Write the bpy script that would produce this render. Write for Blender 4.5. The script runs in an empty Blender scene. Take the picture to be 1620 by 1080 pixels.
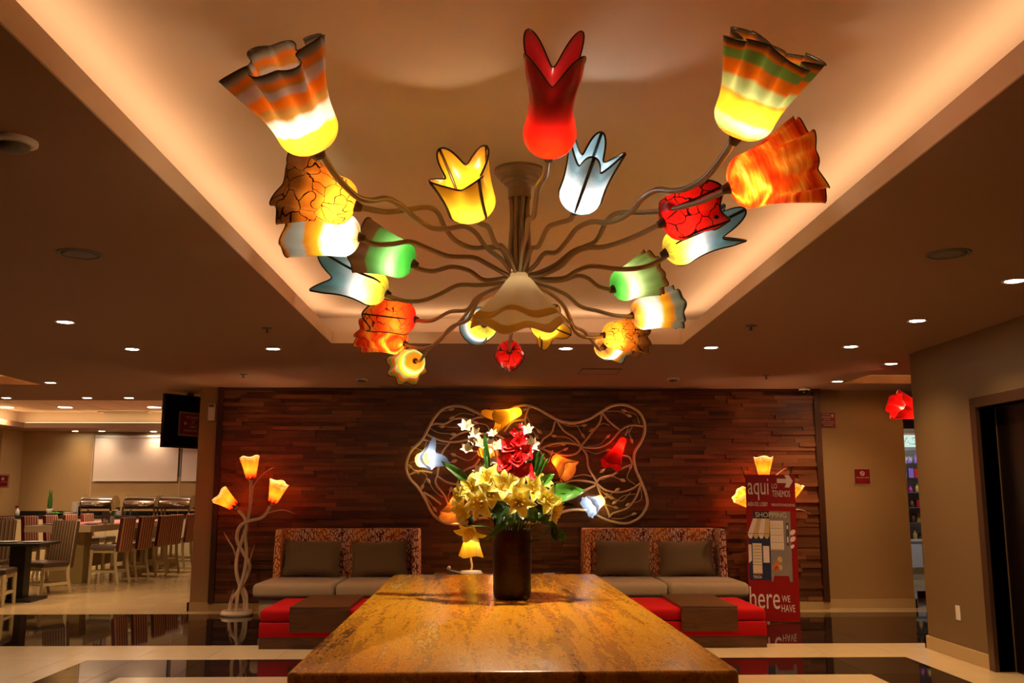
import bpy, math, random
from mathutils import Vector, Matrix
random.seed(7)
S = bpy.context.scene
COL = S.collection
PI = math.pi

# ------------------------------------------------------------------ camera, world, exposure
F, VX, VY, EYE = 1500.0, 775.0, 785.0, 1.35
PITCH = math.atan((VY - 540) / F)
YAW = math.atan((810 - VX) / F * math.cos(PITCH))
cam = bpy.data.cameras.new('camera')
cam.sensor_width = 36.0
cam.lens = F / 1620 * 36.0
cam.clip_end = 100
camo = bpy.data.objects.new('camera', cam)
COL.objects.link(camo)
camo.location = (0, 0, EYE)
camo.rotation_euler = (PI / 2 + PITCH, 0, -YAW)
S.camera = camo

W = bpy.data.worlds.new('world')
S.world = W
W.use_nodes = True
W.node_tree.nodes['Background'].inputs[0].default_value = (0.9, 0.6, 0.4, 1)
W.node_tree.nodes['Background'].inputs[1].default_value = 0.0

S.view_settings.view_transform = 'Standard'
S.view_settings.look = 'None'
S.view_settings.exposure = 1.25
S.view_settings.gamma = 1.0
S.view_settings.use_curve_mapping = False
S.cycles.max_bounces = 8
S.cycles.diffuse_bounces = 4
S.cycles.glossy_bounces = 4
S.cycles.transmission_bounces = 6
S.cycles.sample_clamp_indirect = 4.0

# light levels (W) of the lamps built further down
BULB = 1.05        # one bulb of the chandelier
WALLBULB = 2.0    # one bulb of the wall sculpture
LAMPBULB = 5.5    # one bulb of a floor lamp
DOWN = 44.0       # one lobby downlight
DINE = 68.0       # one dining room downlight
BELLSPOT = 58.0   # reflector lamp in the bottom bell of the chandelier
WARM = (1.0, 0.60, 0.30)
AMBER = (1.0, 0.80, 0.56)

# ------------------------------------------------------------------ where a photographed point lies in the room
def ray(x, y):
    r, u = (x - 810) / F, (540 - y) / F
    uz = u * math.cos(PITCH) + math.sin(PITCH)
    fy = math.cos(PITCH) - u * math.sin(PITCH)
    return (r * math.cos(YAW) + fy * math.sin(YAW), -r * math.sin(YAW) + fy * math.cos(YAW), uz)

def oz(x, y, z):
    a, b, c = ray(x, y)
    t = (z - EYE) / c
    return Vector((a * t, b * t, z))

def oy(x, y, Y):
    a, b, c = ray(x, y)
    t = Y / b
    return Vector((a * t, Y, EYE + c * t))

# ------------------------------------------------------------------ mesh helpers
class MB:
    def __init__(s, off=(0, 0, 0)):
        s.v, s.f, s.uv, s.o = [], [], [], Vector(off)
    def add(s, vs, fs, M=None):
        n = len(s.v)
        for p in vs:
            p = Vector(p)
            if M is not None:
                p = M @ p
            s.v.append(p - s.o)
        for f in fs:
            s.f.append(tuple(i + n for i in f))
        return s
    def box(s, a, b, M=None):
        (x0, y0, z0), (x1, y1, z1) = a, b
        return s.add([(x0, y0, z0), (x1, y0, z0), (x1, y1, z0), (x0, y1, z0), (x0, y0, z1), (x1, y0, z1), (x1, y1, z1), (x0, y1, z1)],
                     [(3, 2, 1, 0), (4, 5, 6, 7), (0, 1, 5, 4), (1, 2, 6, 5), (2, 3, 7, 6), (3, 0, 4, 7)], M)
    def poly(s, pts, depth, M=None):
        # polygon in XZ, extruded along +Y
        n = len(pts)
        vs = [(x, 0, z) for x, z in pts] + [(x, depth, z) for x, z in pts]
        fs = [tuple(range(n)), tuple(range(2 * n - 1, n - 1, -1))]
        fs += [((i + 1) % n, i, n + i, n + (i + 1) % n) for i in range(n)]
        return s.add(vs, fs, M)
    def tube(s, pts, rad, seg=8, closed=False, M=None, flat=1.0):
        pts = [Vector(p) for p in pts]
        n = len(pts)
        if not hasattr(rad, '__len__'):
            rad = [rad] * n
        vs, fs = [], []
        up = None
        for i, p in enumerate(pts):
            if closed:
                t = pts[(i + 1) % n] - pts[i - 1]
            else:
                t = pts[min(i + 1, n - 1)] - pts[max(i - 1, 0)]
            if t.length < 1e-9:
                t = Vector((0, 0, 1))
            t.normalize()
            if up is None:
                up = Vector((0, 0, 1)) if abs(t.z) < 0.9 else Vector((1, 0, 0))
            a = up - t * up.dot(t)
            if a.length < 1e-6:
                a = t.orthogonal()
            a.normalize()
            up = a
            b = t.cross(a)
            for k in range(seg):
                w = 2 * PI * k / seg
                vs.append(p + (a * math.cos(w) * flat + b * math.sin(w)) * rad[i])
        m = n if closed else n - 1
        for i in range(m):
            j = (i + 1) % n
            for k in range(seg):
                l = (k + 1) % seg
                fs.append((i * seg + k, i * seg + l, j * seg + l, j * seg + k))
        if not closed:
            fs.append(tuple(range(seg - 1, -1, -1)))
            fs.append(tuple((n - 1) * seg + k for k in range(seg)))
        return s.add(vs, fs, M)
    def lathe(s, prof, seg=24, M=None, cap=True):
        vs, fs = [], []
        for r, z in prof:
            for k in range(seg):
                w = 2 * PI * k / seg
                vs.append((r * math.cos(w), r * math.sin(w), z))
        for i in range(len(prof) - 1):
            for k in range(seg):
                l = (k + 1) % seg
                fs.append((i * seg + k, i * seg + l, (i + 1) * seg + l, (i + 1) * seg + k))
        if cap:
            fs.append(tuple(range(seg - 1, -1, -1)))
            n = len(prof) - 1
            fs.append(tuple(n * seg + k for k in range(seg)))
        return s.add(vs, fs, M)
    def sphere(s, c, r, seg=10, rings=6, M=None):
        rr = r if hasattr(r, '__len__') else (r, r, r)
        vs, fs = [], []
        for i in range(rings + 1):
            p = PI * i / rings
            for k in range(seg):
                w = 2 * PI * k / seg
                vs.append((c[0] + rr[0] * math.sin(p) * math.cos(w), c[1] + rr[1] * math.sin(p) * math.sin(w), c[2] - rr[2] * math.cos(p)))
        for i in range(rings):
            for k in range(seg):
                l = (k + 1) % seg
                fs.append((i * seg + k, i * seg + l, (i + 1) * seg + l, (i + 1) * seg + k))
        return s.add(vs, fs, M)
    def build(s, name, mat, parent=None, smooth=False, bevel=0, bseg=2, sub=0):
        me = bpy.data.meshes.new(name)
        me.from_pydata([tuple(p) for p in s.v], [], s.f)
        me.update()
        if s.uv:
            l = me.uv_layers.new(name='UVMap')
            for i, lp in enumerate(me.loops):
                l.data[i].uv = s.uv[lp.vertex_index]
        if smooth:
            for p in me.polygons:
                p.use_smooth = True
        me.materials.append(mat if not isinstance(mat, str) else M[mat])
        o = bpy.data.objects.new(name, me)
        COL.objects.link(o)
        o.parent = parent
        if bevel:
            b = o.modifiers.new('bevel', 'BEVEL')
            b.width, b.segments, b.limit_method = bevel, bseg, 'ANGLE'
            if smooth:
                b.harden_normals = False
        if sub:
            m = o.modifiers.new('sub', 'SUBSURF')
            m.levels = m.render_levels = sub
        return o

def tag(o, label=None, cat=None, group=None, kind=None):
    if label: o['label'] = label
    if cat: o['category'] = cat
    if group: o['group'] = group
    if kind: o['kind'] = kind
    return o

def thing(name, label, cat, loc=(0, 0, 0), rz=0, group=None):
    o = bpy.data.objects.new(name, None)
    COL.objects.link(o)
    o.empty_display_size = 0.1
    o.location = loc
    o.rotation_euler = (0, 0, rz)
    return tag(o, label, cat, group)

def copy_tree(o, parent=None):
    c = o.copy()
    COL.objects.link(c)
    c.parent = parent
    for ch in o.children:
        copy_tree(ch, c)
    return c

def point(name, loc, energy, color, parent=None, r=0.025):
    l = bpy.data.lights.new(name, 'POINT')
    l.energy, l.color, l.shadow_soft_size = energy, color, r
    o = bpy.data.objects.new(name, l)
    COL.objects.link(o)
    o.location = loc
    o.parent = parent
    return o

def smooth_path(pts, n=6, closed=False):
    pts = [Vector(p) for p in pts]
    out = []
    m = len(pts)
    rng = m if closed else m - 1
    for i in range(rng):
        p1, p2 = pts[i], pts[(i + 1) % m]
        p0 = pts[i - 1] if (i > 0 or closed) else p1 * 2 - p2
        p3 = pts[(i + 2) % m] if (i + 2 < m or closed) else p2 * 2 - p1
        for k in range(n):
            t = k / n
            out.append(0.5 * ((2 * p1) + (p2 - p0) * t + (2 * p0 - 5 * p1 + 4 * p2 - p3) * t * t + (3 * p1 - p0 - 3 * p2 + p3) * t ** 3))
    if not closed:
        out.append(pts[-1])
    return out

def text_mesh(name, body, mat, parent, box, y=0.0, M4=None, depth=0.001):
    # lettering fitted in the rectangle box = (x0, x1, z0, z1), facing -Y, set at depth y
    c = bpy.data.curves.new(name, 'FONT')
    c.body = body
    c.size = 1.0
    c.resolution_u = 3
    t = bpy.data.objects.new(name, c)
    COL.objects.link(t)
    dg = bpy.context.evaluated_depsgraph_get()
    me = bpy.data.meshes.new_from_object(t.evaluated_get(dg))
    bpy.data.objects.remove(t)
    xs = [v.co.x for v in me.vertices]
    ys = [v.co.y for v in me.vertices]
    x0, x1, z0, z1 = box
    sx, sz = (x1 - x0) / (max(xs) - min(xs)), (z1 - z0) / (max(ys) - min(ys))
    mx, my = min(xs), min(ys)
    for v in me.vertices:
        p = Vector((x0 + (v.co.x - mx) * sx, y, z0 + (v.co.y - my) * sz))
        v.co = (M4 @ p) if M4 is not None else p
    me.name = name
    me.materials.clear()
    me.materials.append(M[mat])
    o = bpy.data.objects.new(name, me)
    COL.objects.link(o)
    o.parent = parent
    return o

# ------------------------------------------------------------------ materials
M = {}
class NT:
    def __init__(s, name):
        s.m = bpy.data.materials.new(name)
        s.m.use_nodes = True
        s.t = s.m.node_tree
        s.t.nodes.clear()
        s.out = s.n('ShaderNodeOutputMaterial')
        M[name] = s.m
    def n(s, typ, ins=None, **kw):
        nd = s.t.nodes.new(typ)
        for k, v in kw.items():
            setattr(nd, k, v)
        for k, v in (ins or {}).items():
            s.set(nd.inputs[k], v)
        return nd
    def set(s, sock, v):
        if isinstance(v, bpy.types.NodeSocket):
            s.t.links.new(v, sock)
        elif hasattr(v, '__len__') and len(v) == 3 and sock.type == 'RGBA':
            sock.default_value = (*v, 1)
        else:
            sock.default_value = v
    def ramp(s, fac, stops, interp='LINEAR'):
        r = s.n('ShaderNodeValToRGB', {0: fac})
        cr = r.color_ramp
        cr.interpolation = interp
        while len(cr.elements) < len(stops):
            cr.elements.new(1.0)
        for e, (p, c) in zip(cr.elements, stops):
            e.position = p
            e.color = (*c, 1) if len(c) == 3 else c
        return r.outputs[0]
    def math(s, op, a, b=0.0, c=0.0):
        nd = s.n('ShaderNodeMath', operation=op)
        for i, v in enumerate((a, b, c)):
            s.set(nd.inputs[i], v)
        return nd.outputs[0]
    def mix(s, fac, a, b):
        nd = s.n('ShaderNodeMix', data_type='RGBA')
        s.set(nd.inputs[0], fac)
        s.set(nd.inputs[6], a)
        s.set(nd.inputs[7], b)
        return nd.outputs[2]
    def noise(s, vec, scale, detail=3, rough=0.55, dist=0.0, out=0):
        return s.n('ShaderNodeTexNoise', {'Vector': vec, 'Scale': scale, 'Detail': detail, 'Roughness': rough, 'Distortion': dist}).outputs[out]
    def coord(s, kind='Object', scale=(1, 1, 1), rot=(0, 0, 0)):
        tc = s.n('ShaderNodeTexCoord')
        mp = s.n('ShaderNodeMapping', {0: tc.outputs[kind]})
        mp.inputs[2].default_value = rot
        mp.inputs[3].default_value = scale
        return mp.outputs[0]
    def princ(s, color, rough=0.5, metal=0.0, bump=None, bstr=0.2, bdist=0.01, coat=0.0, spec=0.5, sheen=0.0, emit=None, estr=0.0):
        p = s.n('ShaderNodeBsdfPrincipled')
        s.set(p.inputs['Base Color'], color)
        s.set(p.inputs['Roughness'], rough)
        s.set(p.inputs['Metallic'], metal)
        p.inputs['Coat Weight'].default_value = coat
        p.inputs['Specular IOR Level'].default_value = spec
        p.inputs['Sheen Weight'].default_value = sheen
        if emit is not None:
            s.set(p.inputs['Emission Color'], emit)
            p.inputs['Emission Strength'].default_value = estr
        if bump is not None:
            b = s.n('ShaderNodeBump', {'Height': bump, 'Strength': bstr, 'Distance': bdist})
            s.t.links.new(b.outputs[0], p.inputs['Normal'])
        return p.outputs[0]
    def done(s, sh):
        s.t.links.new(sh, s.out.inputs[0])
        return s.m

def plain(name, c, rough=0.5, metal=0.0, var=0.12, scale=6.0, bump=0.0, **kw):
    t = NT(name)
    co = t.coord('Object')
    nz = t.noise(co, scale, 4)
    col = t.mix(nz, tuple(x * (1 - var) for x in c), tuple(min(1, x * (1 + var)) for x in c))
    b = t.noise(co, scale * 12, 3) if bump else None
    return t.done(t.princ(col, rough, metal, bump=b, bstr=bump, **kw))

def emit(name, c, st):
    t = NT(name)
    e = t.n('ShaderNodeEmission', {0: c, 1: st})
    return t.done(e.outputs[0])

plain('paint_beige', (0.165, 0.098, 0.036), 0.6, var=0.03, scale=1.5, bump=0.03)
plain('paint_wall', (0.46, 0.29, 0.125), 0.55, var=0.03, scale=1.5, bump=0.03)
plain('paint_ceiling', (0.255, 0.138, 0.078), 0.8, var=0.02, scale=1.0)  # same paint as the cove, with the ceiling's shade put into the colour
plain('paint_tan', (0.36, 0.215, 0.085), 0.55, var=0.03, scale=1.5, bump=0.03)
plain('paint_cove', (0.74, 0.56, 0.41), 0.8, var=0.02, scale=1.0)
plain('base_tile', (0.46, 0.33, 0.16), 0.3, var=0.05, scale=3)
plain('grout', (0.16, 0.12, 0.08), 0.8)
plain('dark_trim', (0.055, 0.018, 0.008), 0.4, var=0.3, scale=8)
plain('elevator_metal', (0.010, 0.005, 0.003), 0.28, 0.3, var=0.1, scale=3)
plain('elevator_frame', (0.10, 0.05, 0.028), 0.3, 0.5, var=0.1, scale=3)
plain('white_plastic', (0.72, 0.66, 0.58), 0.4, var=0.03)
plain('grey_plastic', (0.12, 0.10, 0.085), 0.6, var=0.05)
plain('black_plastic', (0.006, 0.006, 0.006), 0.25, var=0.1)
plain('screen_black', (0.002, 0.002, 0.002), 0.6, var=0.0, spec=0.1)
plain('metal_taupe', (0.30, 0.195, 0.095), 0.3, 0.1, var=0.08, coat=0.3)
plain('metal_cream', (0.80, 0.61, 0.40), 0.4, 0.0, var=0.06)
plain('pebble', (0.62, 0.50, 0.38), 0.7, var=0.3, scale=60)
plain('steel', (0.62, 0.58, 0.52), 0.12, 1.0, var=0.05)
plain('porcelain', (0.78, 0.76, 0.76), 0.2, var=0.02)
plain('black_top', (0.010, 0.008, 0.007), 0.45, var=0.2)
plain('cream_wood', (0.50, 0.42, 0.24), 0.4, var=0.08, scale=4)
plain('cream_lacquer', (0.55, 0.46, 0.30), 0.4, var=0.04)
plain('olive_panel', (0.30, 0.22, 0.08), 0.5, var=0.08)
plain('blind', (0.74, 0.62, 0.55), 0.8, var=0.02)
plain('seat_grey', (0.16, 0.12, 0.10), 0.45, var=0.1, bump=0.1)
plain('seat_brown', (0.05, 0.028, 0.018), 0.45, var=0.1, bump=0.1)
plain('cloth_pink', (0.62, 0.22, 0.22), 0.8, var=0.2, scale=40)
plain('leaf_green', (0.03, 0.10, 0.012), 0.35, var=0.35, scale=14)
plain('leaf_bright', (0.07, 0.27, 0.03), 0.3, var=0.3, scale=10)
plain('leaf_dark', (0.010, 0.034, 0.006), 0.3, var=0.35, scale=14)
plain('stem_green', (0.05, 0.12, 0.015), 0.5, var=0.2)
plain('petal_red', (0.60, 0.003, 0.008), 0.45, var=0.35, scale=30)
plain('petal_white', (0.66, 0.56, 0.42), 0.5, var=0.1, scale=20)
plain('stamen', (0.75, 0.42, 0.02), 0.6, var=0.2)
plain('red_sign', (0.22, 0.008, 0.012), 0.35, var=0.05)
plain('banner_red', (0.30, 0.006, 0.006), 0.3, var=0.06, scale=2)
plain('print_white', (0.80, 0.62, 0.54), 0.5, var=0.02)
plain('print_cream', (0.75, 0.58, 0.36), 0.5, var=0.02)
plain('print_tan', (0.62, 0.40, 0.16), 0.5, var=0.02)
plain('print_navy', (0.012, 0.016, 0.06), 0.5, var=0.05)
plain('print_grey', (0.26, 0.20, 0.17), 0.4, var=0.15, scale=5)
plain('print_orange', (0.60, 0.16, 0.03), 0.5, var=0.3, scale=80)
plain('print_line', (0.10, 0.06, 0.05), 0.5, var=0.1)
plain('clear_plaque', (0.34, 0.24, 0.13), 0.3, var=0.03)
plain('taupe_fabric', (0.165, 0.100, 0.044), 0.9, var=0.12, scale=50, bump=0.25, sheen=0.2)
plain('seat_fabric', (0.40, 0.27, 0.155), 0.9, var=0.10, scale=60, bump=0.25, sheen=0.2)
plain('red_fabric', (0.40, 0.004, 0.005), 0.9, var=0.12, scale=60, bump=0.2, spec=0.15)
plain('grommet', (0.7, 0.65, 0.6), 0.2, 1.0)
emit('lens', (1.0, 0.86, 0.62), 26.0)
emit('lens_cool', (0.9, 0.92, 1.0), 26.0)
emit('cove_strip', (1.0, 0.66, 0.30), 3.6)
emit('pocket_strip', (1.0, 0.62, 0.24), 26.0)
emit('lobby_strip', (1.0, 0.64, 0.36), 3.8)
emit('lightbox', (0.80, 1.0, 0.86), 0.42)
emit('letter_green', (0.01, 0.20, 0.08), 0.35)

def floor_mat(name, c1, c2, rough, scale):
    t = NT(name)
    oi = t.n('ShaderNodeObjectInfo')
    co = t.coord('Object')
    ad = t.n('ShaderNodeVectorMath', {0: co, 1: oi.outputs['Location']}, operation='ADD')
    nz = t.noise(ad.outputs[0], scale, 6, 0.65)
    v = t.math('ADD', t.math('MULTIPLY', nz, 0.8), t.math('MULTIPLY', oi.outputs['Random'], 0.3))
    return t.done(t.princ(t.ramp(v, [(0.25, c1), (0.8, c2)]), rough))
floor_mat('tile_cream', (0.52, 0.38, 0.20), (0.62, 0.47, 0.27), 0.16, 3)
floor_mat('tile_black', (0.004, 0.003, 0.003), (0.020, 0.013, 0.010), 0.035, 30)

# wood planks
t = NT('wood_plank')
oi = t.n('ShaderNodeObjectInfo')
ge = t.n('ShaderNodeNewGeometry')
rnd = t.math('FRACT', t.math('ADD', oi.outputs['Random'], ge.outputs['Random Per Island']))
co = t.n('ShaderNodeMapping', {0: ge.outputs['Position']})
co.inputs[3].default_value = (2.5, 2.5, 40)
gr = t.noise(co.outputs[0], 2.5, 5, 0.6, 1.5)
base = t.ramp(rnd, [(0.0, (0.125, 0.042, 0.015)), (0.4, (0.185, 0.067, 0.024)), (0.75, (0.235, 0.089, 0.032)), (1.0, (0.31, 0.120, 0.045))])
col = t.mix(gr, (0.02, 0.006, 0.002), base)
t.done(t.princ(t.mix(0.55, col, base), 0.38, bump=gr, bstr=0.12, spec=0.4))

# tray wood
t = NT('walnut')
co = t.coord('Object', (1, 6, 6))
gr = t.noise(co, 4, 6, 0.65, 1.2)
t.done(t.princ(t.ramp(gr, [(0.3, (0.060, 0.021, 0.007)), (0.7, (0.140, 0.054, 0.017))]), 0.35, bump=gr, bstr=0.05))

# onyx table top: veins run along its length
t = NT('onyx')
def oc(r, sy): return t.coord('Object', (1.0, sy, 1.0), (0, 0, r))
n1 = t.noise(oc(0.06, 0.085), 4.6, 9, 0.66, 0.35)
n2 = t.noise(oc(0.12, 0.11), 13.0, 8, 0.72, 0.3)
n3 = t.noise(oc(0.15, 0.35), 60.0, 6, 0.75)
v = t.math('ADD', t.math('ADD', t.math('MULTIPLY', n1, 0.56), t.math('MULTIPLY', n2, 0.28)), t.math('MULTIPLY', n3, 0.22))
col = t.ramp(v, [(0.425, (0.060, 0.018, 0.004)), (0.46, (0.24, 0.085, 0.010)), (0.485, (0.62, 0.26, 0.016)), (0.505, (0.34, 0.125, 0.012)), (0.525, (0.84, 0.36, 0.015)), (0.545, (0.56, 0.215, 0.013)), (0.565, (0.88, 0.42, 0.028)), (0.59, (0.42, 0.17, 0.022)), (0.615, (0.80, 0.44, 0.07)), (0.65, (0.60, 0.40, 0.16))])
t.done(t.princ(col, 0.24, bump=n3, bstr=0.10, bdist=0.002, spec=0.4))

# vase ceramic
t = NT('vase_brown')
n1 = t.noise(t.coord('Object', (1, 1, 1.6)), 7, 6, 0.6, 2.5)
t.done(t.princ(t.ramp(n1, [(0.40, (0.004, 0.001, 0.001)), (0.5, (0.042, 0.005, 0.003)), (0.6, (0.030, 0.003, 0.003)), (0.75, (0.075, 0.014, 0.005))]), 0.3))

# sofa print: small leaf cells with dark red lines, warm stripes across the width
t = NT('sofa_print')
co = t.coord('Object', (38, 38, 15), (0, 0.18, 0))
nz = t.noise(t.coord('Object'), 14, 2, out=1)
wv = t.n('ShaderNodeVectorMath', {0: co, 1: nz}, operation='ADD')
vo = t.n('ShaderNodeTexVoronoi', {'Vector': wv.outputs[0], 'Scale': 1.0}, feature='DISTANCE_TO_EDGE')
cell = t.math('GREATER_THAN', vo.outputs['Distance'], 0.10)
sx = t.n('ShaderNodeSeparateXYZ', {0: t.coord('Object')})
st = t.math('MULTIPLY_ADD', t.math('SINE', t.math('MULTIPLY', sx.outputs[0], 15.0)), 0.5, 0.5)
light = t.mix(st, (0.82, 0.50, 0.36), (0.90, 0.42, 0.13))
dark = t.mix(st, (0.14, 0.008, 0.012), (0.42, 0.06, 0.012))
t.done(t.princ(t.mix(cell, dark, light), 0.85))

def stripes(name, freq, cols, axis=0):
    t = NT(name)
    sx = t.n('ShaderNodeSeparateXYZ', {0: t.coord('Object')})
    fr = t.math('FRACT', t.math('MULTIPLY', sx.outputs[axis], freq))
    t.done(t.princ(t.ramp(fr, cols, 'CONSTANT'), 0.8))
stripes('stripe_red', 15.0, [(0.0, (0.16, 0.008, 0.014)), (0.30, (0.86, 0.58, 0.42)), (0.50, (0.20, 0.010, 0.016)), (0.66, (0.74, 0.34, 0.14)), (0.82, (0.08, 0.008, 0.010))])
stripes('stripe_brown', 18.0, [(0.0, (0.045, 0.024, 0.012)), (0.30, (0.36, 0.22, 0.09)), (0.42, (0.055, 0.028, 0.013)), (0.62, (0.14, 0.08, 0.03)), (0.75, (0.05, 0.026, 0.014))])

# lily petals: cream edge, yellow throat
t = NT('petal_lily')
uv = t.n('ShaderNodeUVMap')
sp = t.n('ShaderNodeSeparateXYZ', {0: uv.outputs[0]})
a = t.math('ABSOLUTE', t.math('SUBTRACT', sp.outputs[0], 0.5))
col = t.ramp(t.math('ADD', a, t.math('MULTIPLY', sp.outputs[1], 0.15)), [(0.0, (0.76, 0.56, 0.012)), (0.25, (0.82, 0.68, 0.045)), (0.5, (0.88, 0.84, 0.36))])
p = t.princ(col, 0.5)
tr = t.n('ShaderNodeBsdfTranslucent', {0: col})
mx = t.n('ShaderNodeMixShader', {0: 0.3, 1: p, 2: tr.outputs[0]})
t.done(mx.outputs[0])

# ---- art glass: translucent, lit by the bulb inside
def glass(name, fn, trans=0.33, rough=0.22):
    t = NT(name)
    uv = t.n('ShaderNodeUVMap')
    sp = t.n('ShaderNodeSeparateXYZ', {0: uv.outputs[0]})
    u, v = sp.outputs[0], sp.outputs[1]
    an = t.math('MULTIPLY', u, 2 * PI)
    # seamless vector round the shade
    vec = t.n('ShaderNodeCombineXYZ', {0: t.math('COSINE', an), 1: t.math('SINE', an), 2: t.math('MULTIPLY', v, 3.0)}).outputs[0]
    col = fn(t, u, v, vec)
    p = t.princ(col, rough)
    tr = t.n('ShaderNodeBsdfTranslucent', {0: col})
    mx = t.n('ShaderNodeMixShader', {0: trans, 1: p, 2: tr.outputs[0]})
    return t.done(mx.outputs[0])

def g_bands(stops, dist=0.10, speck=True):
    def fn(t, u, v, vec):
        nz = t.noise(vec, 1.1, 3)
        vv = t.math('ADD', v, t.math('MULTIPLY', t.math('SUBTRACT', nz, 0.5), dist * 2))
        c = t.ramp(vv, stops)
        if speck:
            s = t.math('GREATER_THAN', t.noise(vec, 26, 2, 0.8), 0.74)
            c = t.mix(s, c, (0.10, 0.05, 0.02))
        return c
    return fn

def g_swirl(stops):
    def fn(t, u, v, vec):
        nz = t.noise(vec, 0.6, 1.5, 0.5, 0.4)
        ph = t.math('ADD', t.math('MULTIPLY', nz, 22.0), t.math('MULTIPLY', v, 15.0))
        w = t.math('MULTIPLY_ADD', t.math('SINE', ph), 0.30, t.math('MULTIPLY', t.noise(t.n('ShaderNodeVectorMath', {0: vec, 1: (1, 1, 6)}, operation='MULTIPLY').outputs[0], 1.6, 4), 0.95))
        return t.ramp(w, stops)
    return fn

def g_web(stops, line=(0.03, 0.008, 0.004), sc=1.5, th=0.022):
    def fn(t, u, v, vec):
        c = t.ramp(v, stops)
        nz = t.n('ShaderNodeVectorMath', {0: t.noise(vec, 1.6, 1, out=1), 3: 0.7}, operation='SCALE').outputs[0]
        wv = t.n('ShaderNodeVectorMath', {0: vec, 1: nz}, operation='ADD')
        vo = t.n('ShaderNodeTexVoronoi', {'Vector': wv.outputs[0], 'Scale': sc}, feature='DISTANCE_TO_EDGE')
        return t.mix(t.math('LESS_THAN', vo.outputs['Distance'], th), c, line)
    return fn

def g_mottle(stops, sc=2.5, amt=0.25):
    def fn(t, u, v, vec):
        nz = t.noise(vec, sc, 5, 0.6)
        return t.ramp(t.math('ADD', v, t.math('MULTIPLY', t.math('SUBTRACT', nz, 0.5), amt * 2)), stops)
    return fn

WH = (0.86, 0.86, 0.84); PB = (0.50, 0.66, 0.78); BL = (0.16, 0.38, 0.58); YE = (0.88, 0.58, 0.03); AM = (0.80, 0.34, 0.03)
OR = (0.86, 0.22, 0.015); TAN = (0.52, 0.27, 0.06); GR = (0.20, 0.40, 0.10); PG = (0.55, 0.70, 0.32); BR = (0.20, 0.08, 0.03); RD = (0.60, 0.006, 0.004); DK = (0.07, 0.05, 0.03)
glass('g_amber_bands', g_bands([(0.0, TAN), (0.06, AM), (0.16, YE), (0.27, YE), (0.31, WH), (0.46, WH), (0.50, TAN), (0.58, TAN), (0.61, OR), (0.70, OR), (0.73, (0.55, 0.44, 0.42)), (0.80, (0.5, 0.42, 0.42)), (0.83, TAN), (0.90, OR), (0.94, (0.35, 0.33, 0.28)), (1.0, DK)], 0.08))
glass('g_green_bands', g_bands([(0.0, OR), (0.06, OR), (0.08, GR), (0.16, PG), (0.20, PG), (0.24, YE), (0.42, YE), (0.47, AM), (0.50, PG), (0.62, PG), (0.66, OR), (0.78, OR), (0.81, GR), (0.90, GR), (0.93, OR), (0.97, BR), (1.0, DK)], 0.05))
glass('g_orange_swirl', g_swirl([(0.10, (0.42, 0.030, 0.003)), (0.32, (0.66, 0.070, 0.005)), (0.55, (0.80, 0.15, 0.008)), (0.75, (0.86, 0.32, 0.02)), (0.92, (0.88, 0.55, 0.10))]))
glass('g_web_amber', g_web([(0.0, AM), (0.25, (0.90, 0.48, 0.03)), (0.5, OR), (0.66, AM), (0.78, (0.30, 0.14, 0.03)), (1.0, (0.20, 0.09, 0.02))]))
glass('g_blue_amber', g_bands([(0.0, TAN), (0.08, PB), (0.3, WH), (0.42, WH), (0.48, YE), (0.68, AM), (0.74, PB), (0.92, PB), (0.97, AM), (1.0, BR)], 0.10))
glass('g_amber_blue', g_bands([(0.0, BR), (0.08, AM), (0.22, PB), (0.40, WH), (0.50, PB), (0.56, YE), (0.74, AM), (0.79, (0.30, 0.42, 0.42)), (0.95, (0.30, 0.42, 0.42)), (1.0, DK)], 0.10))
glass('g_green_brown', g_bands([(0.0, (0.02, 0.16, 0.02)), (0.14, (0.05, 0.38, 0.05)), (0.3, (0.25, 0.62, 0.25)), (0.6, (0.12, 0.38, 0.10)), (0.70, (0.14, 0.30, 0.08)), (0.74, BR), (0.96, BR), (1.0, DK)], 0.03))
glass('g_pale_green', g_bands([(0.0, (0.02, 0.16, 0.02)), (0.14, (0.10, 0.42, 0.08)), (0.3, (0.55, 0.75, 0.45)), (0.6, (0.35, 0.52, 0.24)), (0.88, (0.30, 0.44, 0.18)), (0.93, (0.35, 0.16, 0.06)), (1.0, BR)], 0.03))
glass('g_blue_tulip', g_mottle([(0.0, (0.20, 0.16, 0.02)), (0.10, YE), (0.34, (0.88, 0.74, 0.25)), (0.45, WH), (0.58, PB), (0.72, (0.24, 0.50, 0.66)), (1.0, (0.12, 0.34, 0.48))], 2.2, 0.12))
glass('g_orange_tulip', g_web([(0.0, RD), (0.25, (0.85, 0.10, 0.008)), (0.5, OR), (0.75, (0.85, 0.08, 0.008)), (0.95, AM), (1.0, BR)], (0.20, 0.004, 0.002), 1.3, 0.02))
glass('g_red_lines', g_web([(0.0, (0.4, 0.004, 0.003)), (0.4, RD), (0.8, (0.52, 0.005, 0.005)), (1.0, (0.3, 0.004, 0.004))], (0.004, 0.001, 0.001), 1.05, 0.03))
glass('g_red_tulip', g_mottle([(0.0, (0.30, 0.02, 0.004)), (0.10, (0.78, 0.030, 0.003)), (0.32, (0.66, 0.010, 0.004)), (0.5, (0.42, 0.012, 0.008)), (0.70, (0.30, 0.016, 0.010)), (0.9, (0.62, 0.03, 0.04)), (1.0, (0.35, 0.06, 0.03))], 1.6, 0.10), 0.28)
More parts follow.
